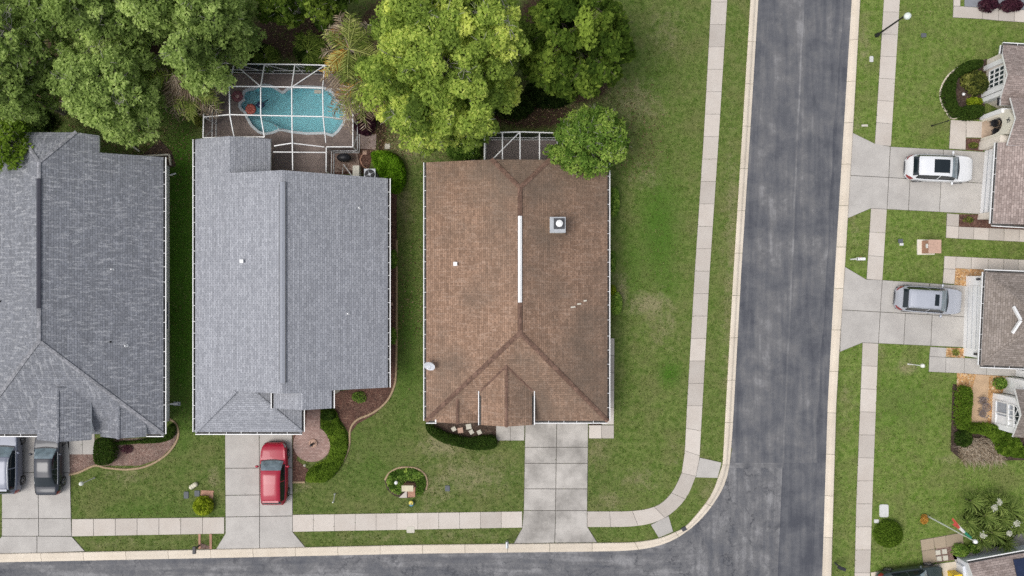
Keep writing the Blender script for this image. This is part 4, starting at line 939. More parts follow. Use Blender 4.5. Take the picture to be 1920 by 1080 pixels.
mb.build('rail', M['white'], cage)
for a_, b__ in (('n1', 'n2'), ('n2', 'n3'), ('n3', 'n4'), ('SW', 'w2'), ('SE', 'e1')): mb = MB(); p, q = E[a_], E[b__]; mb.bar((p.x, p.y, ze-.1), (p.x+(q.x-p.x)*.6, p.y+(q.y-p.y)*.6, .85), .045); mb.build('brace', M['white'], cage)
for a_, b__ in zip(rim_, rim_[1:]):
    p, q = E[a_], E[b__]; mb = MB(); mb.face([(p.x, p.y, .1), (q.x, q.y, .1), (q.x, q.y, ze), (p.x, p.y, ze)]); mb.build('wall_screen', M['screen'], cage)
mb = MB()
for f in ([E['NW'], E['n1'], T[0,0], E['w1']], [E['n1'], E['n2'], T[1,0], T[0,0]], [E['n2'], E['n3'], T[2,0], T[1,0]], [E['n3'], E['n4'], T[3,0], T[2,0]], [E['n4'], E['NE'], E['e0'], T[3,0]],
          [E['w1'], T[0,0], T[0,1], E['w2']], [T[0,0], T[1,0], T[1,1], T[0,1]], [T[1,0], T[2,0], T[2,1], T[1,1]], [T[2,0], T[3,0], T[3,1], T[2,1]], [T[3,0], E['e0'], E['e1'], T[3,1]],
          [E['w2'], T[0,1], b1, E['SW']], [T[0,1], T[1,1], b2, b1], [T[1,1], T[2,1], r1, r0, b2], [T[2,1], T[3,1], b4, r2, r1], [T[3,1], E['e1'], E['SE'], E['nt'], b4], [r0, r1, b3, W(514, 321, 2.6)], [r1, r2, E['ns'], b3]): mb.face([v-Vector((0, 0, .02)) for v in f])
mb.build('roof_screen', M['screen'], cage)
# lanai cage of house C
cage2 = thing('screen_porch', W(975, 270), 'small white framed screen porch behind the brown house', 'screen enclosure')
mb = MB(); mb.prism([tuple(W(*p)[:2]) for p in ((912, 262), (1052, 262), (1052, 325), (912, 325))], -.02, .06); tag(mb.build('patio', plain('grey_brown_slab', (.20, .165, .15), .85), None), kind='structure')
zz = 2.6; a0, a1, a2 = W(909, 251, zz), W(975, 246.5, 3.0), W(1048, 251.5, zz); a0.y = a2.y = a1.y = W(0, 249.5, zz).y
s0, s1_, s2 = W(908, 305, zz), W(975, 300, 3.2), W(1050, 305, zz)
mids = [(W(942, 248, 2.8), W(942, 302, 2.95)), (W(1011.5, 248.5, 2.8), W(1011.5, 302, 2.95))]
mb = MB()
for p, q in [(a0, a1), (a1, a2), (a0, s0), (a1, s1_), (a2, s2)]+mids: mb.bar(p, q, .075, .1)
mb.bar(a1, W(918, 304, 2.75), .06); mb.build('roof_beams', M['white'], cage2)
for p in (a0, a1, a2, mids[0][0], mids[1][0], s0, s2): mb = MB(); mb.bar((p.x, p.y, .05), (p.x, p.y, p.z), .06); mb.build('post', M['white'], cage2)
mb = MB()
for z in (.12, .9): mb.bar((a0.x, a0.y, z), (a2.x, a2.y, z), .06); mb.bar((a0.x, a0.y, z), (s0.x, s0.y, z), .06); mb.bar((a2.x, a2.y, z), (s2.x, s2.y, z), .06)
mb.bar((mids[1][0].x-.6, a0.y, .1), (mids[1][0].x, a0.y, 1.6), .05)
mb.build('rail', M['white'], cage2)
for p, q in ((a0, a2), (a0, s0), (a2, s2)): mb = MB(); mb.face([(p.x, p.y, .1), (q.x, q.y, .1), (q.x, q.y, q.z-.05), (p.x, p.y, p.z-.05)]); mb.build('wall_screen', M['screen'], cage2)
mb = MB(); mb.face([a0, a1, s1_, s0]); mb.face([a1, a2, s2, s1_]); mb.build('roof_screen', M['screen'], cage2)
# ------------------------------------------------------------------ beds, edging, small hard things
bed('mulch_bed', [(300,262),(322,285),(330,312),(306,316),(260,312),(215,300),(225,288),(260,296)], M['mulchd'])
t = thing('planter_box', W(270, 293), 'low timber edging around dark soil behind the dark grey house', 'planter')
mb = MB()
for p, q in (((262,293),(318,290)),((318,290),(320,310)),((262,293),(262,298)),((240,268),(262,284))): mb.bar(W(*p, .12), W(*q, .12), .1, .2)
mb.build('frame', M['stone'], t)
bed('mulch_bed', [(130,850),(176,850),(178,822),(226,822),(300,822),(333,795),(334,810),(326,835),(300,860),(262,873),(200,873),(180,874),(150,885),(130,889)], M['mulchp'])
edging([(130,890),(150,885),(178,873),(200,877),(240,880),(275,874),(305,858),(325,838),(335,815),(330,795),(318,785)], 'curving tan edging around the front bed of the dark grey house')
bed('mulch_bed', [(722,335),(744,345),(744,440),(744,560),(743,700),(735,740),(705,775),(670,795),(655,815),(648,802),(632,778),(622,750),(622,735),(722,722)], M['mulch'])
edging([(744,450),(744,560),(743,690),(738,728),(722,756),(697,775),(670,787),(657,805),(655,835),(645,862),(628,885)], 'long curving tan edging between the lawn and the mulch right of the pale grey house')
bed('mulch_bed', [(549,810),(575,812),(562,840),(556,862),(578,880),(571,905),(549,903)], M['mulch'])
edging([(549,904),(560,904),(572,904)], 'short straight edging at the foot of the mulch beside the red car', k=1)
bed('mulch_bed', [(565,768),(577,768),(575,800),(562,808),(553,800)], M['mulch'])
mb = MB(); ring = [(585+35*math.cos(a_), 833+33*math.sin(a_)) for a_ in np.linspace(0, 2*math.pi, 32)[:-1]]
tag(bed('patio', ring, M['pavers'], .055)); bed('path', [(576,766),(601,766),(600,806),(606,812),(560,812),(574,800)], M['pavers'], .05)
t = thing('garden_fountain', W(588, 832), 'round stone ring with a small dark figure in the middle of the brick circle', 'fountain')
mb = MB(); mb.lathe(W(587.5, 831, .05), [(.30, 0), (.30, .1), (.24, .12), (.22, .06), (.05, .05)], 20); mb.build('basin', M['salmon'], t)
mb = MB(); mb.lathe(W(587, 832, .1), [(.09, 0), (.07, .3), (.12, .45), (.05, .6), (.09, .68), (.03, .78)], 10); mb.build('statue', M['dark'], t, smooth=True)
t = thing('garden_light', W(557, 870), 'tiny pale path light at the edge of the brick circle', 'path light'); mb = MB(); mb.lathe(W(573, 871, .05), [(.03, 0), (.03, .3), (.09, .32), (.02, .4)], 8); mb.build('lamp', M['stone'], t)
# brick pad + verge ribbons by the bush
bed('path', [(377,919),(401,920),(399,941),(376,939)], M['brick'], .04)
for x0, x1, y1 in ((372.5, 376.5, 1029), (393, 397.5, 1029)): bed('path', [(x0, 1001), (x1, 1001), (x1, y1), (x0, y1)], M['brick'], .05)
bed('mulch_bed', [(377,1018),(393,1024),(393,1029),(376,1029)], M['mulchp'], .03)
# rear right of house B: mulch, slabs, equipment
bed('mulch_bed', [(663,190),(704,190),(706,260),(700,285),(690,325),(612,328),(612,278),(663,276)], M['mulch'], .02)
bed('path', [(672,252),(706,252),(705,281),(696,280),(673,279)], pavers('grey_pavers', (.33,.25,.22), (.38,.29,.25), (.2,.14,.12), .4, .2), .06)
bed('path', [(620,284),(670,284),(676,320),(618,324)], speckle('brick_rubble', [(.14,.09,.07),(.34,.24,.19),(.24,.16,.13),(.42,.33,.27)], 9), .05)
def stone(px, py, sx, sy, label, mat=None, h=.06, rz=0, name='stepping_stone', cat='stepping stone', group=None):
    mb = MB(); c0 = W(px, py); ca, sa = math.cos(rz), math.sin(rz); n = 10; P = []
    for x, y in ((-1, -1), (1, -1), (1, 1), (-1, 1)):
        for dx, dy in ((.0, 0),): P.append((c0.x+ca*x*sx/52-sa*y*sy/52, c0.y+sa*x*sx/52+ca*y*sy/52))
    mb.prism(P, 0, h-.015); mb.prism(inset(P, .02), h-.015, h); o = mb.build(name, mat or M['stone']); return tag(o, label, cat, group)
stone(726.5, 274.5, 10, 10, 'square tan stepping stone above the bright green hedge', M['stone'])
stone(684, 286, 8, 8, 'small pinkish paver at the corner of the pool cage', M['salmon'])
stone(733.5, 570, 7, 6, 'small tan block lying in the mulch right of the pale grey house', M['salmon'])
stone(693, 228, 12, 9, 'tan paver beside the purple shrub right of the pool cage', M['salmon'])
edging([(680,290),(676,300),(682,312),(692,318)], 'short curved brick edging beside the bright green hedge', .1, .08, M['brick'])
t = thing('gas_grill', W(649, 298), 'black covered grill between the pool cage and the pale grey roof', 'grill')
mb = MB(); mb.lathe(W(649, 298.5, .1), [(.35, 0), (.45, .5), (.5, .75), (.42, .95), (.1, 1.05)], 16, sx=1.05, sy=.62); mb.build('cover', M['black'], t, smooth=True)
for dx in (-.25, .25): mb = MB(); q = W(649, 298.5); mb.box((q.x+dx, q.y, .1), (.06, .3, .2)); mb.build('leg', M['dark'], t)
t = thing('pool_equipment', W(652, 318), 'white pool pipework running to the pale grey roof', 'pipework')
mb = MB(); mb.tube([W(642, 327, .3), W(644, 308, .3), W(660, 330, .3)], .04, 8); mb.build('pipe', M['white'], t)
t = thing('equipment_cabinet', W(674, 322), 'tall cream cabinet against the back of the pale grey house', 'cabinet')
mb = MB(); q = W(672, 325); mb.box((q.x, q.y, .45), (.42, .8, .9)); mb.build('body', M['cream'], t); mb = MB(); mb.box((q.x, q.y, .92), (.46, .84, .05)); mb.build('lid', M['cream'], t)
def ac_unit(px, py, label):
    t = thing('air_conditioner', W(px, py), label, 'air conditioner', 'air conditioners behind the houses'); q = W(px, py)
    mb = MB(); mb.prism(inset([(q.x-.48, q.y-.48), (q.x+.48, q.y-.48), (q.x+.48, q.y+.48), (q.x-.48, q.y+.48)], 0), 0, .08); mb.build('pad', M['stone'], t)
    mb = MB(); mb.box((q.x, q.y, .45), (.8, .8, .74)); mb.build('cabinet', M['steel'], t)
    mb = MB(); mb.lathe((q.x, q.y, .82), [(.36, 0), (.36, .03), (.30, .05)], 20); mb.build('fan_guard', M['black'], t)
    mb = MB(); mb.lathe((q.x, q.y, .87), [(.1, 0), (.1, .04)], 10); mb.build('hub', M['steel'], t)
    mb = MB()
    for k in range(4): a_ = k*math.pi/2+.4; mb.bar((q.x, q.y, .90), (q.x+.34*math.cos(a_), q.y+.34*math.sin(a_), .89), .02, .015)
    mb.build('grille', M['steel'], t)
ac_unit(697, 330, 'air conditioner with a round dark fan beside the bright green hedge'); ac_unit(880, 300, 'air conditioner between the dark shrub and the brown roof')
# mailbox island
ring = [(761+40*math.cos(a_)*(1 if math.sin(a_) < 0 else .95), 905+29*math.sin(a_)) for a_ in np.linspace(0, 2*math.pi, 28)[:-1]]
bed('mulch_bed', ring, M['mulchd'], .03)
edging([(722,900),(729,888),(745,878),(763,876),(783,879),(797,890),(801,905),(799,918)], 'curved tan edging over the mailbox island in the lawn')
bed('path', [(764,905),(779,905),(778,932),(765,932)], M['brick'], .05); bed('path', [(763,919),(763,933),(748,933)], M['walk'], .05)
t = thing('mailbox_pillar', W(768, 912), 'low masonry mailbox pillar with a cream cap on the round island bed', 'mailbox')
mb = MB(); q = W(767.5, 909); mb.box((q.x, q.y, .5), (.7, .34, 1.0)); mb.build('pillar', M['brick'], t); mb = MB(); mb.box((q.x, q.y, 1.04), (.82, .42, .08)); mb.build('cap', plain('cream_cap', (.58, .52, .37), .8), t)
t = thing('garden_lamp', W(746, 903), 'small white lamp standing among the leaves of the island bed', 'lamp'); mb = MB(); q = W(745, 901); mb.tube([q, q+Vector((0, 0, .55))], .03, 6); mb.build('post', M['white'], t)
mb = MB(); mb.lathe(q+Vector((0, 0, .5)), [(.06, 0), (.13, .08), (.12, .2), (.03, .26)], 10); mb.build('lamp_head', M['white'], t)
t = thing('garden_ornament', W(772, 944), 'little blue ornament with a yellow crown beside the sidewalk', 'ornament'); q = W(772, 943)
mb = MB(); mb.lathe(q, [(.16, 0), (.2, .1), (.18, .3), (.1, .38)], 12); mb.build('body', plain('blue_glaze', (.05, .22, .36), .3), t, smooth=True)
mb = MB(); mb.lathe(q+Vector((0, .09, .3)), [(.15, 0), (.18, .06), (.12, .12)], 12); mb.build('crown', plain('yellow_glaze', (.65, .55, .12), .4), t, smooth=True)
mb = MB(); mb.box(q+Vector((0, .03, .42)), (.07, .09, .08)); mb.build('finial', plain('navy_glaze', (.03, .06, .16), .4), t)
# lamp posts, poles
def post_lamp(b_px, top_px, h, label, dark=False, glob=.14, name='post_lamp', group='lamp posts in the front yards'):
    b_ = W(*b_px); tp = W(*top_px, h); t = thing(name, b_, label, 'lamp post', group); m_ = M['black'] if dark else M['white']
    mb = MB(); mb.tube([b_, b_+(tp-b_)*.03+Vector((0, 0, .12)), b_.lerp(tp, .15), tp], [.07, .05, .035, .03], 8); mb.build('post', m_, t)
    if glob: mb = MB(); mb.lathe(tp-Vector((0, 0, .03)), [(.04, 0), (glob, .08), (glob*1.05, .22), (glob*.8, .3), (.03, .36)], 12); mb.build('lamp_head', m_ if dark else plain('lamp_glass', (.75, .76, .68), .4), t)
    return t
post_lamp((177,896), (154.5,906), 1.75, 'white lamp post on the lawn below the front bed of the dark grey house')
post_lamp((1703,682.5), (1728,685.5), 1.9, 'white lamp post with a bare ring of soil on the lawn right of the sidewalk')
post_lamp((628,926), (625.5,940), 1.7, 'thin grey and dark lamp post on the lawn below the brick circle', glob=.06)
post_lamp((1747,236), (1775,227.5), 2.0, 'thin black lamp post on the lawn above the driveway of the white SUV', dark=True, glob=.05)
t = thing('street_lamp', W(1643, 66), 'tall black street lamp with a pale globe beside the sidewalk', 'street lamp'); b_ = W(1643.5, 66.5); hgt = 4.3; tp = Vector((b_.x, b_.y, hgt)); gp = W(1701, 30.5, 4.55)
mb = MB(); mb.tube([b_, b_+Vector((0, 0, .3)), b_+Vector((.0, 0, .5)), tp-Vector((0, 0, .2)), gp-Vector((0, 0, .15))], [.16, .13, .07, .055, .04], 10); mb.build('pole', M['black'], t)
mb = MB(); mb.lathe(gp-Vector((0, 0, .2)), [(.08, 0), (.2, .1), (.24, .25), (.2, .38), (.06, .46)], 16); mb.build('globe', plain('milky_globe', (.72, .78, .72), .25), t, smooth=True)
mb = MB(); mb.lathe(gp-Vector((0, 0, .3)), [(.05, 0), (.12, .05), (.12, .12)], 12); mb.build('collar', M['black'], t)
# flag pole
t = thing('flagpole', W(1740, 968), 'white flagpole with a white globe and a hanging tricolour flag on the lower right lawn', 'flagpole'); b_ = W(1740, 968); tp = W(1828, 1015, 5.9)
mb = MB(); mb.tube([b_, tp], [.06, .035], 8); mb.build('pole', plain('pole_paint', (.62, .66, .58), .4), t); mb = MB(); mb.lathe(tp-Vector((0, 0, .1)), [(.03, 0), (.13, .06), (.15, .15), (.1, .27), (.02, .3)], 12); mb.build('globe', M['white'], t, smooth=True)
pole = lambda k: b_.lerp(tp, k)
def flagpart(name, u0, u1, mat):
    """the limp flag hangs from the top of the pole; its bands run from the hoist down to the fly"""
    P0 = W(1822, 1011.5, 5.5); P1 = W(1787.5, 983.5, 3.5); Dw = Vector((-.10, .30, .12)); mb = MB(); n = 6
    def P(u, v):
        wd = .35+.95*u; q = P0.lerp(P1, u)+Dw*(v-.15)*wd*1.6
        return q+Vector((.05*math.sin(v*9+u*4), .04*math.cos(v*8), .05*math.sin(v*12+u*3)))
    for i in range(n):
        for j in range(8):
            a0_, a1_ = u0+(u1-u0)*i/n, u0+(u1-u0)*(i+1)/n; c0_, c1_ = j/8, (j+1)/8
            mb.face([P(a0_, c0_), P(a1_, c0_), P(a1_, c1_), P(a0_, c1_)])
    mb.build(name, mat, t, smooth=True, weld=True)
flagpart('green_band', 0, .36, plain('flag_green', (.03, .26, .16), .8)); flagpart('white_band', .36, .66, plain('flag_white', (.8, .8, .8), .8)); flagpart('red_band', .66, 1, plain('flag_red', (.62, .09, .07), .8))
# mailboxes etc
t = thing('mailbox', W(1597, 486), 'white mailbox on a post in the verge between the two right driveways', 'mailbox'); b_ = W(1595, 486.5)
mb = MB(); mb.bar(b_, b_+Vector((0, 0, 1.0)), .09); mb.build('post', M['white'], t); mb = MB(); q = b_+Vector((.25, 0, 1.1)); mb.box(q, (.55, .2, .2)); 
mb.tube([q+Vector((-.275, 0, .08)), q+Vector((.275, 0, .08))], .1, 10); mb.build('box', M['white'], t); mb = MB(); mb.box(q+Vector((-.1, .13, .1)), (.16, .015, .05)); mb.build('signal_flag', red, t)
t = thing('brick_mailbox', W(1740, 463), 'tan brick mailbox pillar with a white door on the lawn between the right houses', 'mailbox'); q = W(1735, 463.5)
mb = MB(); q2 = W(1738.5, 463.5); mb.box((q2.x, q2.y, .5), (.85, .9, 1.0)); mb.build('pillar', M['brick'], t); mb = MB(); mb.box((q2.x+.0, q2.y, 1.03), (.9, .96, .07)); mb.build('cap', M['salmon'], t)
mb = MB(); mb.box((q2.x-.44, q2.y+.05, .82), (.05, .3, .24)); mb.build('mail_door', M['white'], t); mb = MB(); mb.prism([(q2.x-.75, q2.y-.55), (q2.x+.5, q2.y-.55), (q2.x+.5, q2.y+.55), (q2.x-.75, q2.y+.55)], -.01, .06); mb.build('base', M['cream'], t)
t = thing('mailbox', W(951, 1017), 'small grey mailbox on a post at the kerb left of the weathered driveway', 'mailbox'); b_ = W(951, 1013)
mb = MB(); mb.bar(b_, b_+Vector((0, 0, .9)), .08); mb.build('post', M['steel'], t); mb = MB(); mb.box(b_+Vector((0, 0, 1.0)), (.2, .45, .2)); mb.tube([b_+Vector((0, -.22, 1.08)), b_+Vector((0, .22, 1.08))], .1, 8); mb.build('box', M['steel'], t)
t = thing('mailbox', W(375, 1025), 'dark narrow mailbox post at the kerb in the brick-edged verge', 'mailbox'); b_ = W(374.5, 1022)
mb = MB(); mb.bar(b_, b_+Vector((0, 0, .9)), .09); mb.build('post', M['dark'], t); mb = MB(); mb.box(b_+Vector((0, -.05, .98)), (.2, .5, .2)); mb.build('box', M['black'], t)
t = thing('mailbox', W(1569, 1060), 'dark mailbox at the kerb near the bottom edge, beside the right-hand verge', 'mailbox'); b_ = W(1565, 1055)
mb = MB(); mb.bar(b_, b_+Vector((0, 0, .95)), .09); mb.build('post', M['dark'], t); mb = MB(); mb.box(b_+Vector((.1, -.06, 1.0)), (.55, .22, .2), -.4); mb.build('box', M['black'], t)
def lid(px, py, sx, sy, mat, label, rz=0, h=.06, name='utility_cover', cat='utility cover'):
    mb = MB(); c0 = W(px, py); ca, sa = math.cos(rz), math.sin(rz); hx, hy, r = sx/52, sy/52, min(sx, sy)/52*.35; P = []
    for cx_, cy_, a0_ in ((hx-r, hy-r, 0), (-hx+r, hy-r, 90), (-hx+r, -hy+r, 180), (hx-r, -hy+r, 270)):
        for k in range(4): a_ = R(a0_+30*k); x, y = cx_+r*math.cos(a_), cy_+r*math.sin(a_); P.append((c0.x+ca*x-sa*y, c0.y+sa*x+ca*y))
    mb.prism(P, 0, h-.012); mb.prism(inset(P, .02), h-.012, h); return tag(mb.build(name, mat), label, cat)
pale = plain('pale_plastic_lid', (.60, .60, .58), .6); dk = plain('grey_plastic_lid', (.10, .11, .12), .7)
lid(1657, 957.5, 17, 24, pale, 'white rectangular utility cover on the lower right lawn')
lid(1643, 977, 9, 7, pale, 'tiny pale cover beside the white utility cover and round shrub')
lid(1633.5, 111, 7, 11, pale, 'small white cover in the verge below the street lamp')
lid(1621, 235.5, 12, 4, M['stone'], 'thin pale strip cover in the verge above the white SUV driveway')
lid(1731.5, 66.5, 10, 8, dk, 'grey valve cover on the lawn right of the street lamp')
lid(1690, 458, 7, 5, pale, 'small white cover on the lawn left of the tan brick mailbox'); lid(1688, 452, 9, 8, dk, 'grey valve cover just above the small white cover left of the brick mailbox')
lid(349.5, 928, 9, 13, dk, 'dark grey meter cover left of the yellow-green bush'); lid(370, 925, 10, 11, dk, 'dark grey meter cover between the pale boulder and the brick pad')
lid(839, 915.5, 9, 11, dk, 'grey meter cover in the thin lawn left of the weathered driveway'); lid(770, 993, 15, 12, M['stone'], 'tan square cover at the sidewalk edge below the blue ornament')
t = thing('boulder', W(365, 910), 'elongated pale boulder above the yellow-green bush', 'boulder'); mb = MB(); q = W(364, 910); 
for k in range(3): mb.lathe(q+Vector((-.14+.14*k, -.09+.09*k, 0)), [(.02, 0), (.17, .05), (.18, .18), (.1, .27), (.01, .3)], 10)
mb.build('rock', plain('pale_boulder', (.62, .58, .44), .8), t, smooth=True)
bed('mulch_bed', [(1105,790),(1128,790),(1128,797),(1105,797)], M['mulchd'], .03)
tag(MB().build('x', M['walk']) if False else bed('sidewalk_drain', [(1276,990),(1284,986),(1288,992),(1280,996)], M['dark'], .138), kind='structure')
# C front bed with stones
bed('mulch_bed', [(805,780),(935,780),(935,830),(900,838),(850,825),(820,808)], M['mulchd'], .03)
for px, py, s, lb, mt in ((851, 804, 8, 'pale square stone', 'stone'), (863.5, 806.5, 10, 'pinkish square paver', 'salmon'), (879, 799.5, 10, 'large tan paver', 'stone'), (884, 809.5, 8, 'small cream rock', 'stone'), (899, 810, 8, 'grey-cream rock', 'stone')):
    stone(px, py, s, s, lb+' in the bed below the small left gable of the brown house', M[mt], .12, random.uniform(-.2, .2) if s > 8 else .5, 'garden_stone', 'garden stone')
# D front
bed('mulch_bed', [(1799,128),(1780,143),(1768,165),(1766,183),(1775,205),(1784,221),(1845,225),(1850,110)], M['mulchd'], .03)
edging([(1796,127),(1779,140),(1766,160),(1762.5,178),(1766,195),(1775,212),(1784,222),(1799,220)], 'pale curved edging around the hedge bed of the pinkish-roofed house', .12, .1, M['kerb'])
bed('mulch_bed', [(1811,259),(1843,260),(1843,284),(1810,281)], M['mulch'], .03); bed('mulch_bed', [(1798,402),(1832,402),(1875,408),(1960,418),(1960,433),(1797,425)], M['mulch'], .04)
bed('patio', [(1841,225),(1885,225),(1885,268),(1839,266)], plain('porch_floor', (.5, .38, .28), .8), .06)
bed('mulch_bed', [(1791,503),(1850,506),(1850,520),(1812,518),(1811,537),(1789,534)], M['gravel'], .035); bed('mulch_bed', [(1774,652),(1808,653),(1808,671),(1773,669)], M['gravel'], .035)
bed('mulch_bed', [(1794,699),(1890,706),(1884,737),(1862,738),(1860,800),(1793,796)], M['gravel'], .035); bed('patio', [(1830,702),(1854,704),(1852,735),(1851,796),(1821,794),(1823,725)], M['tanpav'], .055)
bed('mulch_bed', [(1786,720),(1800,722),(1800,800),(1870,800),(1960,830),(1960,862),(1830,864),(1800,860),(1782,845),(1784,780)], M['mulchd'], .03)
t = thing('garden_rock', W(1806, 177), 'small white rock among the yellow plants in the hedge bed', 'rock'); mb = MB(); mb.lathe(W(1806, 177, .03), [(.1, 0), (.13, .06), (.08, .14), (.01, .16)], 8); mb.build('rock', M['white'], t, smooth=True)
for i, (px, py, lb) in enumerate(((1866, 233, 'dark potted chair near the column of the arched entry'), (1869, 249, 'dark round-backed chair at the door of the arched entry'))):
    t = thing('porch_chair', W(px, py), lb, 'chair', 'chairs on the entry porch'); q = W(px-8, py)
    mb = MB(); mb.lathe(q+Vector((0, 0, .38)), [(.26, 0), (.28, .05), (.24, .1)], 14); mb.build('seat', M['black'], t)
    mb = MB(); mb.tube([q+Vector((.28*math.cos(a_), .28*math.sin(a_), .8-.1*abs(a_))) for a_ in np.linspace(-1.6, 1.6, 9)], .04, 6); mb.build('backrest', M['black'], t)
    for k in range(4): mb = MB(); a_ = k*math.pi/2+.78; mb.bar(q+Vector((.2*math.cos(a_), .2*math.sin(a_), .05)), q+Vector((.2*math.cos(a_), .2*math.sin(a_), .42)), .035); mb.build('leg', M['black'], t)
wire = plain('grey_wrought_iron', (.16, .13, .13), .6)
def bistro(px, py, seat, label, name, cat, r):
    t = thing(name, W(px, py), label, cat, 'bistro set on the tan patio'); q = W(px, py); zt_ = .45 if seat else .72
    mb = MB(); mb.tube([q+Vector((r*math.cos(a_), r*math.sin(a_), zt_)) for a_ in np.linspace(0, 2*math.pi, 17)], .028, 6)
    for k in range(-3, 4): y = k*r/4; x = math.sqrt(r*r-y*y); mb.bar(q+Vector((-x, y, zt_)), q+Vector((x, y, zt_)), .02, .015); mb.bar(q+Vector((y, -x, zt_)), q+Vector((y, x, zt_)), .02, .015)
    mb.build('seat' if seat else 'table_top', wire, t)
    for k in range(4): mb = MB(); a_ = k*math.pi/2+.78; mb.bar(q+Vector((r*.95*math.cos(a_), r*.95*math.sin(a_), .05)), q+Vector((r*.7*math.cos(a_), r*.7*math.sin(a_), zt_)), .03); mb.build('leg', wire, t)
    if seat: mb = MB(); s = 1 if py < 760 else -1; mb.tube([q+Vector((r*math.sin(a_), s*r*math.cos(a_), .85-.08*abs(a_))) for a_ in np.linspace(-1.4, 1.4, 9)], .03, 6); mb.build('backrest', wire, t)
bistro(1836.5, 749, True, 'round iron chair at the upper side of the patio table', 'bistro_chair', 'chair', .24); bistro(1836, 774, True, 'round iron chair at the lower side of the patio table', 'bistro_chair', 'chair', .24); bistro(1839, 761, False, 'round iron table between the two chairs on the tan patio', 'bistro_table', 'table', .3)
# G front: walkway, gravel, car drive
slabs('driveway', [[(1632,1073),(1720,1062),(1728,1130),(1640,1140)],[(1720,1062),(1792,1052),(1800,1120),(1728,1130)]], -.02, .05, M['kerb'], .03)
slabs('path', [[(1725,1012),(1750,1008),(1752,1029),(1728,1033)],[(1750,1008),(1772,1004),(1774,1026),(1752,1029)],[(1772,1004),(1805,998),(1806,1020),(1774,1026)],[(1728,1033),(1752,1029),(1757,1054),(1731,1059)]], -.02, .045, concrete('tan_path_concrete', (.40,.32,.23), .3, (.25,.2,.14)), .03)
bed('mulch_bed', [(1752,1028),(1790,1022),(1796,1048),(1757,1055)], M['mulchp'], .03)
for i, (px, py) in enumerate(((1758, 1035.5), (1770, 1033.5), (1760, 1047), (1772, 1045.5))): stone(px, py, 9, 9, ('upper left', 'upper right', 'lower left', 'lower right')[i]+' of the four tan square pavers beside the dark parked car', M['stone'], .09, .1, group='square pavers by the bottom right path')
bed('mulch_bed', [(1785,1040),(1830,1020),(1960,990),(1960,1040),(1817,1062),(1792,1055)], speckle('grey_gravel', [(.2,.18,.17),(.42,.39,.36),(.3,.28,.26),(.5,.47,.44)], 12), .03)
# H top right corner: low planter wall and gravel
hgm = plain('slate_slab', (.22, .23, .25), .7)
bed('patio', [(1810,-60),(1990,-60),(1990,22),(1905,18),(1808,12.5)], hgm, .05)
# ------------------------------------------------------------------ cars
CARP = {
 'suv': dict(zt=[(0,.55),(.012,.74),(.04,.86),(.10,.95),(.22,1.03),(.27,1.06),(.33,1.30),(.40,1.52),(.47,1.62),(.60,1.66),(.80,1.62),(.88,1.56),(.905,1.50),(.96,1.16),(.975,1.02),(.99,.86),(1,.6)], belt=1.02, cowl=.27, wsr=.405, rg0=.895, rg1=.955, roofw=.66),
 'sedan': dict(zt=[(0,.48),(.012,.64),(.04,.74),(.10,.82),(.22,.92),(.28,.95),(.34,1.15),(.41,1.34),(.48,1.42),(.60,1.43),(.70,1.36),(.78,1.22),(.85,1.06),(.88,1.03),(.95,1.0),(.985,.93),(1,.6)], belt=.93, cowl=.28, wsr=.42, rg0=.70, rg1=.845, roofw=.63)}
PLAN = [(0,.50),(.008,.64),(.025,.76),(.06,.86),(.12,.945),(.22,.985),(.5,1.0),(.75,.99),(.88,.955),(.95,.87),(.98,.77),(.993,.66),(1,.52)]
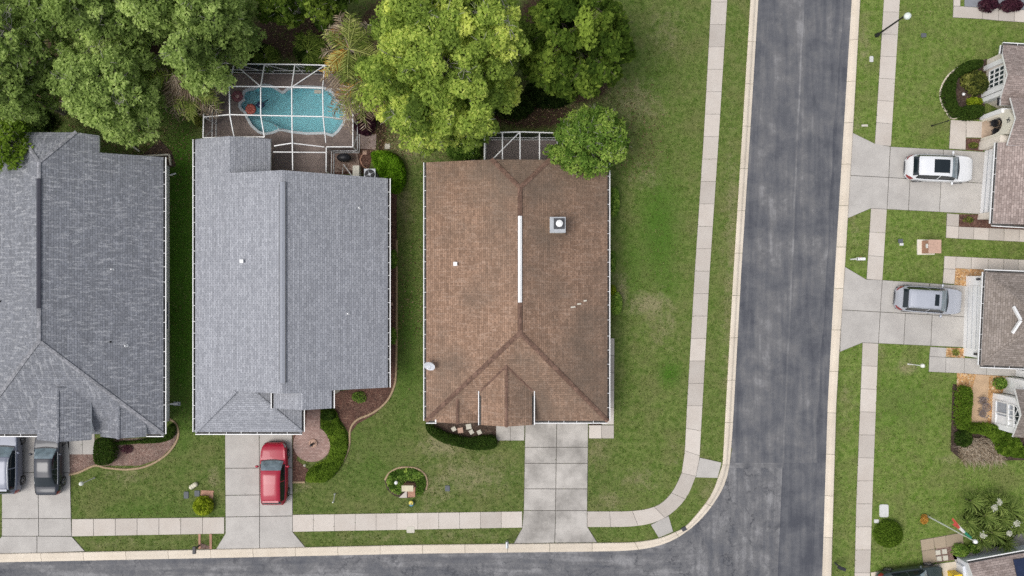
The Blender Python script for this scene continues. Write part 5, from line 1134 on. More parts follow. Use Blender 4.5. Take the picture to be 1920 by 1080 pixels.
def car(name, label, px, py, heading, L_, Wd, H, kind, paint, sunroof=None, rails=None, group='cars parked on the driveways', zc=.7, trim=None):
    K = CARP[kind]; q = W(px, py, zc); root = thing(name, (q.x, q.y, .05), label, 'car', group, rz=heading)
    N = 72; ts = np.unique(np.concatenate([np.linspace(0, 1, N), [K['cowl'], K['wsr'], K['rg0'], K['rg1'], .004, .992]]))
    xs_, zs_ = zip(*K['zt']); zt = np.interp(ts, xs_, zs_)*(H/(1.66 if kind == 'suv' else 1.43)); zt = np.convolve(np.pad(zt, 1, 'edge'), [.25, .5, .25], 'valid')
    px_, pw = zip(*PLAN); w_ = np.interp(ts, px_, pw)*Wd/2; w_ = np.convolve(np.pad(w_, 1, 'edge'), [.25, .5, .25], 'valid')
    belt = K['belt']*(H/(1.66 if kind == 'suv' else 1.43))
    secs = []
    for t, z, w in zip(ts, zt, w_):
        zb = min(belt*(.93+.07*min(1, t/.3)), z-.02); g_ = max(0, min(1, (z-zb-.05)/(H-belt-.05)))
        wr = w*(.84*(1-g_)+K['roofw']*g_*1.06); z7 = z-.02-.05*g_
        p5 = (w*(.90-.02*g_), zb+.015); p7 = (wr, z7)
        secs.append([(w*.90, .2), (w*.985, .38), (w*1.0, .6), (w*.985, max(.5, zb-.14)), (w*.945, zb), p5, ((p5[0]+p7[0])/2+.025*g_, (p5[1]+p7[1])/2), p7, (wr*.90, z-.015), (wr*.5, z), (0, z+.008)])
    axl = [L_/2-.19*L_, -(L_/2-.195*L_)]; RW = .335
    P = {k: MB() for k in ('body', 'windshield', 'rear_window', 'sideL', 'sideR')}
    nv = len(secs[0])
    for i in range(len(ts)-1):
        tm = (ts[i]+ts[i+1])/2; x0, x1 = L_/2-ts[i]*L_, L_/2-ts[i+1]*L_
        for s in (1, -1):
            for v in range(nv-1):
                A, B = secs[i][v], secs[i][v+1]; C, D = secs[i+1][v+1], secs[i+1][v]
                q4 = [(x0, s*A[0], A[1]), (x0, s*B[0], B[1]), (x1, s*C[0], C[1]), (x1, s*D[0], D[1])]
                if s < 0: q4 = q4[::-1]
                xm = (x0+x1)/2; zm = (A[1]+B[1]+C[1]+D[1])/4; k = 'body'
                if v < 3 and any((xm-a_)**2+(zm-RW)**2 < .37**2 for a_ in axl): continue
                if v >= 7 and K['cowl'] < tm < K['wsr']: k = 'windshield'
                elif v >= 7 and K['rg0'] < tm < K['rg1']: k = 'rear_window'
                elif v in (5, 6) and K['cowl']+.06 < tm < (.90 if kind == 'suv' else .82) and not (abs(tm-.585) < .012): k = 'sideL' if s > 0 else 'sideR'
                P[k].face(q4)
    for s, i in ((1, 0), (-1, -1)):
        ring = [(L_/2 if i == 0 else -L_/2, y, z) for y, z in secs[i]]+[(L_/2 if i == 0 else -L_/2, -y, z) for y, z in secs[i][::-1]]
        P['body'].face(ring if i == 0 else ring[::-1])
    for v in (0,):
        P['body'].face([(L_/2-t*L_, s_[0][0], s_[0][1]) for t, s_ in zip(ts, secs)]+[(L_/2-t*L_, -s_[0][0], s_[0][1]) for t, s_ in list(zip(ts, secs))[::-1]])
    body = P['body'].build('body', paint, root, smooth=True, local=True, weld=True)
    gm = M['carglass']; wm = M['wsglass']
    P['windshield'].build('windshield', wm, root, True, True); P['rear_window'].build('rear_window', gm, root, True, True)
    P['sideL'].build('side_window', gm, root, True, True); P['sideR'].build('side_window', gm, root, True, True)
    mb = MB(); mb.box((0, 0, .42), (L_*.93, Wd*.72, .5)); mb.build('underbody', M['black'], root, local=True)
    # trim: cowl strip, belt line
    ci = np.argmin(abs(ts-K['cowl'])); mb = MB(); xc = L_/2-K['cowl']*L_
    mb.tube([(xc+.05-.10*abs(y)**2, y*secs[ci][7][0]*1.0, secs[ci][9][1]+.012-.03*abs(y)) for y in np.linspace(-1, 1, 9)], .045, 6); mb.build('cowl_trim', M['black'], root, local=True)
    for s in (1, -1):
        mb = MB(); idx = [i for i, t in enumerate(ts) if K['cowl']+.05 < t < (.90 if kind == 'suv' else .83)]
        mb.tube([(L_/2-ts[i]*L_, s*(secs[i][5][0]+.012), secs[i][5][1]+.01) for i in idx], .018, 5); mb.build('window_trim', trim or M['black'], root, local=True)
        xm = L_/2-(K['cowl']+.085)*L_; i = np.argmin(abs(ts-K['cowl']-.085)); yb = s*secs[i][4][0]
        mb = MB(); mb.bar((xm, yb, belt+.03), (xm-.02, yb+s*.14, belt+.06), .05); m2 = mb.build('side_mirror', paint, root, local=True)
        mb = MB(); mb.lathe((xm-.02, yb+s*.19, belt+.0), [(.05, 0), (.12, .03), (.13, .12), (.08, .17)], 10, sx=.65, sy=1.0); mb.build('mirror_shell', paint, m2, smooth=True, local=True)
        for nm, tt, mm, z_ in (('headlight', .045, M['lamp'], .70), ('tail_light', .965, M['tail'], .88)):
            i0 = [i for i, t in enumerate(ts) if abs(t-tt) < .038]; mb = MB()
            for a_, b__ in zip(i0, i0[1:]):
                for v in (2, 3):
                    A, B, C, D = secs[a_][v], secs[a_][v+1], secs[b__][v+1], secs[b__][v]; o_ = .012
                    f = [(L_/2-ts[a_]*L_, s*(A[0]+o_), A[1]), (L_/2-ts[a_]*L_, s*(B[0]+o_), B[1]+o_), (L_/2-ts[b__]*L_, s*(C[0]+o_), C[1]+o_), (L_/2-ts[b__]*L_, s*(D[0]+o_), D[1])]
                    mb.face(f if s > 0 else f[::-1])
            mb.build(nm, mm, root, smooth=True, local=True)
        for a_ in axl:
            mb = MB(); yo = s*(Wd/2-.10)
            def ring(r, y): return [(a_+r*math.cos(2*math.pi*k/24), y, RW+r*math.sin(2*math.pi*k/24)) for k in range(24)]
            prof = [(.20, yo+s*.08), (.23, yo+s*.10), (.32, yo+s*.095), (RW, yo+s*.06), (RW, yo-s*.10), (.30, yo-s*.12)]
            rr_ = [ring(r, y) for r, y in prof]
            for A, B in zip(rr_, rr_[1:]):
                for k in range(24): j = (k+1) % 24; mb.face([A[k], A[j], B[j], B[k]])
            wh = mb.build('wheel', M['tyre'], root, smooth=True, local=True, weld=True)
            mb = MB(); cc_ = (a_, yo+s*.075, RW)
            for k in range(5):
                an = 2*math.pi*k/5+.3; mb.bar(cc_, (a_+.2*math.cos(an), yo+s*.085, RW+.2*math.sin(an)), .055, .03)
            mb.face(ring(.2, yo+s*.04)); r1_, r2_ = ring(.2, yo+s*.085), ring(.225, yo+s*.1)
            for k in range(24): j = (k+1) % 24; mb.face([r1_[k], r1_[j], r2_[j], r2_[k]])
            mb.build('rim', M['rim'], wh, local=True)
    if sunroof:
        x0, x1, hw = sunroof; i0 = [i for i, t in enumerate(ts) if x0 <= t <= x1]; mb = MB()
        for a_, b__ in zip(i0, i0[1:]):
            mb.face([(L_/2-ts[a_]*L_, hw, zt[a_]+.012), (L_/2-ts[a_]*L_, -hw, zt[a_]+.012), (L_/2-ts[b__]*L_, -hw, zt[b__]+.012), (L_/2-ts[b__]*L_, hw, zt[b__]+.012)][::-1])
        mb.build('sunroof', M['carglass'], root, True, True)
    if rails:
        for s in (1, -1):
            idx = [i for i, t in enumerate(ts) if .42 < t < .88]; mb = MB()
            mb.tube([(L_/2-ts[i]*L_, s*(secs[i][7][0]-.02), zt[i]+.03) for i in idx], .022, 6); mb.build('roof_rail', rails, root, local=True)
    if kind == 'suv':
        xe = -L_/2+.105*L_; mb = MB(); mb.box((xe, 0, H-.09), (.14, secs[-12][7][0]*1.7, .04)); mb.build('spoiler', paint, root, local=True)
    for s, x_ in ((1, L_/2), (-1, -L_/2)):
        mb = MB(); mb.tube([(x_-s*(.02+.16*abs(y)**3), y*Wd*.40, .36) for y in np.linspace(-1, 1, 11)], .07, 8); mb.build('bumper', M['black'] if kind == 'suv' else paint, root, local=True)
    return root
def paintm(name, c, rough=.35, metal=.0): return plain(name, c, rough, metal, var=.03, nscale=1.5, coat=.35)
M['carglass'] = plain('car_glass', (.012, .018, .022), .06, var=.01); M['wsglass'] = plain('windshield_glass', (.16, .21, .235), .12, var=.35, nscale=2.5, coat=1)
M['lamp'] = plain('headlight_plastic', (.45, .48, .5), .15); M['tail'] = plain('tail_light_red', (.28, .02, .02), .2)
car('car', 'red hatchback facing the pale blue-grey house', 514, 888.5, R(90), 4.45, 1.92, 1.62, 'suv', paintm('red_paint', (.36, .006, .03)))
car('car', 'charcoal sedan partly under the edge of the dark grey roof', 91, 866, R(90), 4.75, 1.85, 1.45, 'sedan', paintm('charcoal_paint', (.03, .034, .045)), trim=M['steel'])
car('car', 'silver car cut by the left edge of the photo beside the charcoal sedan', 13, 864, R(90), 4.75, 1.92, 1.66, 'suv', paintm('silver_paint_cool', (.17, .185, .235), .4, .2), rails=M['steel'], trim=M['steel'])
car('car', 'white SUV with a large dark sunroof facing the pinkish-roofed house', 1763, 315.5, R(-2.5), 4.72, 1.92, 1.70, 'suv', paintm('white_paint', (.74, .75, .76)), sunroof=(.445, .70, .47), zc=.8)
car('car', 'silver-grey SUV with roof rails and a small sunroof facing the white garage', 1743, 562.5, R(-4), 4.65, 1.90, 1.70, 'suv', paintm('silver_paint', (.46, .48, .53), .3, .2), sunroof=(.44, .53, .40), rails=M['steel'], zc=.8)
car('car', 'dark parked car cut by the bottom edge beside the yellow bin', 1709, 1089, R(7.5), 4.7, 1.85, 1.45, 'sedan', paintm('black_green_paint', (.03, .045, .045)))
t = thing('wheelie_bin', W(1784, 1078), 'yellow bin between the dark car and the house in the bottom right corner', 'bin'); q = W(1783, 1077)
yel = plain('yellow_plastic', (.75, .52, .02), .5)
mb = MB(); mb.box((q.x, q.y, .5), (.52, .62, .9), .12); mb.build('body', yel, t); mb = MB(); mb.box((q.x, q.y, .98), (.58, .68, .07), .12); mb.build('lid', yel, t); mb = MB(); mb.box((q.x-.3, q.y, .9), (.06, .5, .08), .12); mb.build('handle', M['black'], t)

# ------------------------------------------------------------------ vegetation
def leafmesh(name, C, Nrm, size, tint, mat, parent=None, aspect=1.7, curl=.0):
    n = len(C); a = rng.normal(size=(n, 3)); a -= (a*Nrm).sum(1, keepdims=True)*Nrm; a /= np.linalg.norm(a, axis=1, keepdims=True)+1e-9
    b_ = np.cross(Nrm, a); s = size[:, None] if hasattr(size, '__len__') else size
    hl = a*s*.5*aspect; hw = b_*s*.5
    V = np.stack([C-hl, C+hw*.9-hl*.1, C+hl, C-hw*.9-hl*.1], 1).reshape(-1, 3)
    me = bpy.data.meshes.new(name); me.vertices.add(n*4); me.vertices.foreach_set('co', V.astype(np.float32).ravel())
    me.loops.add(n*4); me.loops.foreach_set('vertex_index', np.arange(n*4)); me.polygons.add(n); me.polygons.foreach_set('loop_start', np.arange(0, n*4, 4)); me.update(calc_edges=True)
    at = me.attributes.new('tint', 'FLOAT', 'FACE'); at.data.foreach_set('value', np.clip(tint, 0, 1).astype(np.float32)); me.materials.append(mat)
    return link(name, me, parent)
def unit(v): return v/(np.linalg.norm(v, axis=-1, keepdims=True)+1e-9)
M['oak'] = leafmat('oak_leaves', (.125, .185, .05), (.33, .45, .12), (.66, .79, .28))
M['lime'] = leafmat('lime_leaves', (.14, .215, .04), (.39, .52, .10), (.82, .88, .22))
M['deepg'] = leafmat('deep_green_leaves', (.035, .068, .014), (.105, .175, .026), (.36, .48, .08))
M['midg'] = leafmat('mid_green_leaves', (.065, .135, .02), (.20, .34, .06), (.50, .64, .14))
M['bright'] = leafmat('bright_hedge_leaves', (0.063, 0.149, 0.009), (0.149, 0.310, 0.017), (0.310, 0.506, 0.046))
M['hedge'] = leafmat('hedge_leaves', (0.020, 0.044, 0.009), (0.050, 0.094, 0.017), (0.099, 0.154, 0.028))
M['yel'] = leafmat('yellow_green_leaves', (0.130, 0.182, 0.013), (0.325, 0.416, 0.026), (0.585, 0.650, 0.078))
M['fern'] = leafmat('fern_leaves', (0.075, 0.138, 0.015), (0.163, 0.263, 0.031), (0.275, 0.400, 0.050))
M['dead'] = leafmat('dead_fronds', (0.156, 0.111, 0.072), (0.325, 0.254, 0.176), (0.546, 0.468, 0.364), .2)
M['palm'] = leafmat('palm_fronds', (0.053, 0.083, 0.018), (0.135, 0.210, 0.038), (0.360, 0.450, 0.090))
M['palmy'] = leafmat('yellowish_palm_fronds', (.13, .19, .04), (.33, .40, .10), (.68, .68, .26))
M['orange'] = leafmat('orange_fronds', (0.300, 0.144, 0.036), (0.504, 0.264, 0.048), (0.600, 0.396, 0.120), .2)
M['purple'] = leafmat('purple_leaves', (0.033, 0.013, 0.023), (0.098, 0.033, 0.052), (0.182, 0.091, 0.104))
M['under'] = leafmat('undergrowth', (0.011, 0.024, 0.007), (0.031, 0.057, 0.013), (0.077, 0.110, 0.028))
M['croton'] = leafmat('variegated_leaves', (0.055, 0.077, 0.022), (0.275, 0.297, 0.066), (0.660, 0.638, 0.220))
M['spider'] = leafmat('strap_leaves', (.11, .17, .04), (.30, .40, .11), (.55, .64, .2))
M['bloom'] = leafmat('white_blooms', (0.500, 0.500, 0.400), (0.700, 0.700, 0.600), (0.800, 0.800, 0.700))

def noise_angle(k=6):
    ph = rng.uniform(0, 6.28, k); am = rng.uniform(.3, 1, k)/np.arange(1, k+1)**.7
    return lambda a: sum(am[i]*np.cos((i+1)*a+ph[i]) for i in range(k))/am.sum()*1.6
def tree(name, label, cat, px, py, rx, ry, ztop, zbase, mat, nblob=90, per=420, leaf=.17, blob=1.0, irr=.22, group=None, tmul=1.0, dead=0.0, lobes=None, bark=None, fill=.35, hang=0., tb=0.):
    """crown as ellipsoid (rx, ry in photo pixels) of leaf clumps on real limbs"""
    zm = (ztop+zbase)/2; c0 = W(px, py, (ztop*.65+zbase*.35)); k = (HC-ztop*.8)/FPX; RX, RY = rx*k, ry*k
    base = Vector((c0.x, c0.y, 0)); root = thing(name, base, label, cat, group)
    na = noise_angle()
    B = []; 
    lob = lobes or [(0, 0, 1, 1)]
    tries = 0
    while len(B) < nblob and tries < 40000:
        tries += 1
        lx, ly, ls, lw_ = lob[rng.choice(len(lob), p=np.array([l[3] for l in lob])/sum(l[3] for l in lob))]
        a_ = rng.uniform(0, 2*math.pi); r = math.sqrt(rng.uniform(0, 1)); rr_ = r*(1+irr*float(na(a_)))
        x = lx*RX+rr_*math.cos(a_)*RX*ls; y = ly*RY+rr_*math.sin(a_)*RY*ls
        hz = math.sqrt(max(0, 1-r*r)); z = zbase+(ztop-zbase)*((.25+.75*hz) if rng.random() > fill else rng.uniform(.05, .25+.7*hz))*(.85+.15*ls)
        p = np.array([x, y, z]); s = blob*rng.uniform(.6, 1.25)*(.75+.25*(1-r))
        if all(np.linalg.norm((p-q_[0])*[1, 1, .8]) > .62*(s+q_[1])*.72 for q_ in B): B.append((p, s))
        elif tries > 6000 and rng.random() < .02: B.append((p, s))
    Cs, Ns, Ss, Ts = [], [], [], []
    for p, s in B:
        n = int(per*s*s); d = unit(rng.normal(size=(n, 3))); d[:, 2] = np.where(d[:, 2] < -.35, -d[:, 2], d[:, 2]); d = unit(d)
        # sub-sprigs give the clump a knobbly surface
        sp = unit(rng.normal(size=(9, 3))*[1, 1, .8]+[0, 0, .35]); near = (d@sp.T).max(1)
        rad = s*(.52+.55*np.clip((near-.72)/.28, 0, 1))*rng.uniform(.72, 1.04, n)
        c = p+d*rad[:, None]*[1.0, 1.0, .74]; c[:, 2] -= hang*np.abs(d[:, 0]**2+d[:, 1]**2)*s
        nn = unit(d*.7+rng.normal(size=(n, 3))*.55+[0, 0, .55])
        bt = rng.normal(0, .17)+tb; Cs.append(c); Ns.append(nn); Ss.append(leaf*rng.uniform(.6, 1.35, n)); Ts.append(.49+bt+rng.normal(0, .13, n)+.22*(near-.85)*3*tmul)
    C = np.concatenate(Cs); C[:, 0] += base.x; C[:, 1] += base.y
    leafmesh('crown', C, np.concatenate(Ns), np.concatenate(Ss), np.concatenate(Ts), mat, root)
    mb = MB(); tz = zbase+(ztop-zbase)*.25; r0 = .035*max(RX, RY)+.1
    mb.tube([base, base+Vector((.05, 0, .4)), base+Vector((.1, .1, tz))], [r0*1.5, r0*1.05, r0*.8], 10); mb.build('trunk', bark or M['bark'], root)
    mb = MB(); fork = base+Vector((.1, .1, tz*.9)); order = sorted(B, key=lambda b_: -b_[1])[:min(len(B), 46)]
    for p, s in order:
        e = Vector((base.x+p[0], base.y+p[1], p[2]+s*.25)); h = Vector((e.x-fork.x, e.y-fork.y, 0)); mid = fork+h*.5+Vector((rng.normal(0, .3), rng.normal(0, .3), (e.z-fork.z)*.72))
        mb.tube([fork, mid, e], [r0*.38, r0*.2, r0*.07], 5, cap=False)
        for _ in range(4):
            o_ = Vector(unit(rng.normal(size=3))*s*rng.uniform(.8, 1.15)); o_.z = abs(o_.z)*.7; mb.tube([mid.lerp(e, .8), e+o_*.5, e+o_], [r0*.1, r0*.06, r0*.03], 4, cap=False)
    mb.build('limbs', M['twig'] if dead or bark is None else bark, root)
    if dead:
        for _ in range(int(dead)):
            mb = MB(); p, s = B[rng.integers(len(B))]; q = Vector((base.x+p[0], base.y+p[1], p[2]+s*.55)); d_ = Vector((*rng.normal(0, 1, 2), .25)).normalized()
            for _k in range(9):
                q2 = q+Vector(rng.normal(0, .18, 3)); e = q2+(d_+Vector(rng.normal(0, .75, 3))).normalized()*rng.uniform(.3, .9); mb.tube([q, q2, q2.lerp(e, .5)+Vector(rng.normal(0, .08, 3)), e], [.014, .014, .012, .006], 4, cap=False)
            mb.build('dead_twigs', M['twig'], root)
    return root
TG = 'oak trees in the upper left corner'
tree('oak_tree', 'grey-green oak cut by the left edge in the top left corner', 'tree', 22, 75, 70, 105, 9.5, 3.5, M['oak'], 72, 560, .145, 1.05, group=TG, dead=7)
tree('oak_tree', 'large oak whose crown overhangs the back of the dark grey roof', 'tree', 186, 165, 92, 76, 9.0, 3.5, M['oak'], 110, 560, .145, 1.0, .28, group=TG, dead=9, tb=.02)
tree('oak_tree', 'oak at the top edge between the corner oak and the dark gap with palms', 'tree', 160, 5, 88, 58, 10.5, 4.5, M['oak'], 80, 560, .145, 1.05, group=TG, dead=4)
tree('oak_tree', 'oak crown at the top edge right of the dark gap, tallest of the left trees', 'tree', 288, -12, 60, 45, 10.5, 4.5, M['oak'], 60, 560, .145, 1.05, group=TG, tb=.05)
tree('oak_tree', 'broad oak crown reaching down to the corner of the pool cage', 'tree', 384, 66, 84, 108, 10, 4, M['oak'], 105, 560, .145, 1.0, .15, group=TG, dead=5, tb=-.02, lobes=[(.1,.5,.74,3.2),(-.28,-.42,.42,1)])
tree('oak_tree', 'oak lobe at the far left edge just above the small yellow-green tree', 'tree', 15, 170, 52, 50, 8.0, 3.5, M['oak'], 40, 560, .145, .95, group=TG, dead=4)
tree('small_tree', 'small yellow-green tree over the top left corner of the dark grey roof', 'tree', 12, 272, 38, 42, 6.5, 4.2, M['fern'], 26, 460, .15, .75, tb=.12)
tree('camphor_tree', 'large bright yellow-green tree left of centre at the top', 'tree', 822, 92, 160, 128, 12.0, 4, M['lime'], 215, 560, .145, 1.08, .16, dead=16, lobes=[(0,-.05,.88,6),(-.28,.6,.45,2),(.55,.25,.5,2),(-.15,-.85,.46,1.3),(.35,-.8,.46,1.3),(.2,.6,.5,2),(-.62,-.4,.4,1)], tb=-.02)
tree('lychee_tree', 'low green tree lobe hanging below the large yellow-green tree toward the brown roof', 'tree', 862, 212, 62, 50, 8.0, 3.5, M['lime'], 42, 430, .16, .9, tb=-.18)
tree('lychee_tree', 'dark leafy tree between the large yellow-green tree and the grass strip', 'tree', 1085, 55, 92, 112, 9.5, 3, M['deepg'], 115, 430, .2, 1.0, .2, hang=.35, bark=M['barkd'], tb=.03, lobes=[(0,0,.95,5),(.3,-.35,.65,3)])
tree('small_tree', 'round fine-leaved tree over the upper right corner of the brown roof', 'tree', 1108, 262, 68, 60, 5.9, 2.9, M['midg'], 85, 620, .115, .75, .1, tb=.06)
tree('understory_tree', 'dark bushy tree behind the pool cage at the top edge', 'tree', 560, -8, 85, 38, 6.5, 2, M['deepg'], 42, 400, .18, .9, tb=-.02)
def inpoly(X, Y, P):
    ins = np.zeros(len(X), bool); n = len(P); j = n-1
    for i in range(n):
        xi, yi = P[i]; xj, yj = P[j]; c = ((yi > Y) != (yj > Y)) & (X < (xj-xi)*(Y-yi)/(yj-yi+1e-12)+xi); ins ^= c; j = i
    return ins
def dist_edge(X, Y, P):
    d = np.full(len(X), 1e9); n = len(P)
    for i in range(n):
        x0, y0 = P[i]; x1, y1 = P[(i+1) % n]; L2_ = (x1-x0)**2+(y1-y0)**2+1e-9; t = np.clip(((X-x0)*(x1-x0)+(Y-y0)*(y1-y0))/L2_, 0, 1)
        d = np.minimum(d, np.hypot(X-x0-t*(x1-x0), Y-y0-t*(y1-y0)))
    return d
def hedge(name, label, cat, pts, h, mat, dens=420, leaf=.1, rnd=.35, lump=.18, tb=0., sm=True, group=None, stems=True, kind=None, tv=.16):
    """clipped or loose shrub filling an outline given in photo pixels (at its mid height)"""
    P = [tuple(W(*p, h*.6)[:2]) for p in (smooth_line(pts+[pts[0]], 4)[:-1] if sm else pts)]
    xs_ = [p[0] for p in P]; ys_ = [p[1] for p in P]; cx_, cy_ = sum(xs_)/len(xs_), sum(ys_)/len(ys_)
    area = (max(xs_)-min(xs_))*(max(ys_)-min(ys_)); n = int(dens*area)
    X = rng.uniform(min(xs_), max(xs_), n); Y = rng.uniform(min(ys_), max(ys_), n); k = inpoly(X, Y, P); X, Y = X[k], Y[k]; d = dist_edge(X, Y, P)
    nl = 24; LX = rng.uniform(min(xs_), max(xs_), nl*3); LY = rng.uniform(min(ys_), max(ys_), nl*3); LT = rng.normal(0, tv, nl*3)
    D = np.hypot(X[:, None]-LX, Y[:, None]-LY); ln = D.argmin(1); ld = D.min(1)
    prof = np.sqrt(np.clip(1-(1-np.clip(d/rnd, 0, 1))**2, 0, 1)); Z = h*(.18+.82*prof)*(1-lump*np.clip(ld/.5, 0, 1))*np.where(rng.random(len(X)) < .75, rng.uniform(.86, 1.04, len(X)), rng.uniform(.3, .9, len(X)))
    root = thing(name, (cx_, cy_, 0), label, cat, group)
    if kind: root['kind'] = kind
    out = np.stack([X-cx_, Y-cy_, np.zeros_like(X)], 1); nn = unit(unit(out)*(1-prof)[:, None]*.8+rng.normal(size=(len(X), 3))*.45+[0, 0, .7])
    leafmesh('foliage', np.stack([X, Y, Z], 1), nn, leaf*rng.uniform(.6, 1.3, len(X)), .45+tb+LT[ln]+rng.normal(0, .13, len(X)), mat, root)
    # woody frame under the leaves
    mb = MB(); m_ = min(26, max(5, int(area*3)))
    for _ in range(m_*6):
        x, y = rng.uniform(min(xs_), max(xs_)), rng.uniform(min(ys_), max(ys_))
        if not inpoly(np.array([x]), np.array([y]), P)[0]: continue
        dd = float(dist_edge(np.array([x]), np.array([y]), P)[0])
        if dd < .08: continue
        for _k in range(3): o_ = rng.normal(0, .12, 2); mb.tube([(x, y, 0), (x+o_[0]*.5, y+o_[1]*.5, h*.4), (x+o_[0], y+o_[1], h*.72*min(1, .4+dd/rnd*.6))], [.025, .018, .008], 4, cap=False)
        m_ -= 1
        if m_ <= 0: break
    if mb.f: mb.build('stems', M['barkd'], root)
    return root
def circ(px, py, rx, ry=None, n=10, j=.08): ry = ry or rx; return [(px+rx*math.cos(a_)*(1+random.uniform(-j, j)), py+ry*math.sin(a_)*(1+random.uniform(-j, j))) for a_ in np.linspace(0, 2*math.pi, n+1)[:-1]]
hedge('hedge', 'bright lime green clipped hedge right of the pale blue-grey roof', 'hedge', [(694,286),(712,281),(735,286),(752,300),(760,322),(758,345),(750,360),(733,361),(727,345),(712,330),(700,312)], 1.1, M['bright'], 900, .1, .3)
hedge('shrub', 'dark rounded shrub left of the small screen porch', 'shrub', circ(868, 276, 34, 26), 1.9, M['midg'], 520, .12, .8, tb=-.1)
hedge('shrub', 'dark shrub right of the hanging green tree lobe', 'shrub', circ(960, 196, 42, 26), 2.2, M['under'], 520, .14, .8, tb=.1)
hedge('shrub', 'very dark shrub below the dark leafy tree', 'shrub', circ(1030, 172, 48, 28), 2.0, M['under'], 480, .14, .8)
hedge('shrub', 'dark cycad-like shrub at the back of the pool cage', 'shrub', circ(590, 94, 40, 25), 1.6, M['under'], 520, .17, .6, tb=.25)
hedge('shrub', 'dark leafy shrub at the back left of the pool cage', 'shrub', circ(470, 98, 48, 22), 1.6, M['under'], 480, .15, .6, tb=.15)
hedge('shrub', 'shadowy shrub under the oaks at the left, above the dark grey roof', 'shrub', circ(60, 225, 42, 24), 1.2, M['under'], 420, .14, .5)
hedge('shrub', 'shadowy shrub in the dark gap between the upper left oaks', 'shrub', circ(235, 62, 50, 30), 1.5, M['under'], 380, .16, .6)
hedge('shrub', 'small orange-yellow shrub at the left side of the pool cage', 'shrub', circ(371, 219, 11, 17), .8, M['croton'], 900, .09, .25, tb=-.1)
hedge('shrub', 'purple-leaved shrub under the dead palm right of the pool cage', 'shrub', circ(683, 230, 21, 24), 1.0, M['purple'], 700, .12, .35, lump=.4)
hedge('shrub', 'dark green shrub halfway down the mulch strip beside the pale grey roof', 'shrub', circ(736, 485, 9, 18), .8, M['midg'], 900, .09, .25, tb=-.05)
hedge('shrub', 'small olive shrub in the mulch lower down the right side of the pale grey roof', 'shrub', circ(736, 631, 7, 15), .7, M['midg'], 900, .08, .25)
hedge('shrub', 'sparse green tuft in the wide mulch bed of the pale grey house', 'shrub', circ(673, 745, 14, 11), .35, M['midg'], 420, .08, .3, lump=.5)
hedge('shrub', 'upper of the loose shrubs along the right wall of the brown house', 'shrub', circ(1152, 378, 11, 28), 1.0, M['midg'], 700, .1, .3, tb=.08)
hedge('shrub', 'bright small shrub touching the right gutter of the brown house', 'shrub', circ(1149, 545, 7, 11), .8, M['yel'], 900, .09, .25, tb=-.15)
hedge('shrub', 'yellowish loose shrub below the bright one at the right wall of the brown house', 'shrub', circ(1156, 570, 12, 22), .9, M['midg'], 700, .09, .3, tb=.18)
hedge('shrub', 'thin low shrub at the middle of the right wall of the brown house', 'shrub', circ(1149, 490, 7, 20), .5, M['midg'], 500, .09, .3)
hedge('hedge', 'dark curved hedge in front of the small left gable of the brown house', 'hedge', [(797,794),(815,800),(840,812),(880,820),(915,816),(930,820),(931,836),(920,843),(890,844),(860,838),(835,832),(815,822),(800,808)], .7, M['hedge'], 1100, .075, .2, lump=.06, tv=.08)
hedge('groundcover_bush', 'bright ground cover beside the brick path of the pale grey house', 'ground cover', [(601,768),(628,770),(636,790),(648,812),(652,835),(645,862),(632,885),(612,903),(590,905),(573,903),(576,885),(590,872),(612,860),(619,835),(612,815),(602,800)], .45, M['fern'], 1000, .085, .2, lump=.25, tb=-.08, tv=.2)
hedge('hedge', 'dark hedge in front of the entry right of the brick path', 'hedge', circ(615, 778, 15, 11), .9, M['hedge'], 900, .09, .25)
hedge('hedge', 'rounded dark green hedge block at the left end of the pinkish front bed', 'hedge', [(178,824),(195,820),(213,824),(218,845),(214,862),(200,872),(180,870),(175,850)], .9, M['hedge'], 1100, .08, .25, tb=.1, lump=.08, tv=.07)
hedge('hedge', 'low dark green hedge band along the front wall of the dark grey house', 'hedge', [(212,828),(250,826),(300,816),(318,795),(329,800),(324,820),(300,830),(260,832),(220,834)], .5, M['hedge'], 1100, .08, .18, tb=.08, lump=.08, tv=.07)
hedge('purple_shrub', 'faint purple shrub in the pinkish mulch of the front bed of the dark grey house', 'shrub', circ(237, 843, 12, 8), .3, M['purple'], 500, .07, .25, lump=.4, tb=.25)
hedge('shrub', 'round yellow-green bush beside the brick pad on the lower left lawn', 'shrub', circ(379, 949, 18, 17), .8, M['yel'], 1100, .12, .3, lump=.3)
hedge('groundcover_bush', 'dark mottled ground cover filling the round mailbox island', 'ground cover', [(724,905),(730,888),(748,880),(770,878),(790,886),(799,903),(795,922),(780,930),(779,905),(758,904),(757,918),(748,928),(733,922)], .3, M['midg'], 620, .085, .2, tb=-.05, tv=.2)
hedge('shrub', 'round low green bush below the white utility cover', 'shrub', circ(1669, 1003, 27, 26, j=.02), .9, M['fern'], 1000, .085, .7, lump=.06, tb=-.22, tv=.08)
hedge('shrub', 'olive bush left of its pair at the path by the bottom right house', 'shrub', circ(1802, 1033, 16, 12), .7, M['midg'], 900, .09, .3, tb=.05)
hedge('shrub', 'olive bush right of its pair under the flagpole top', 'shrub', circ(1828, 1029, 12, 10), .7, M['midg'], 900, .09, .3, tb=0)
hedge('flower_clump', 'small orange and brown flowers at the foot of the flagpole', 'flowers', circ(1734, 974, 7, 9), .35, M['orange'], 900, .08, .2)
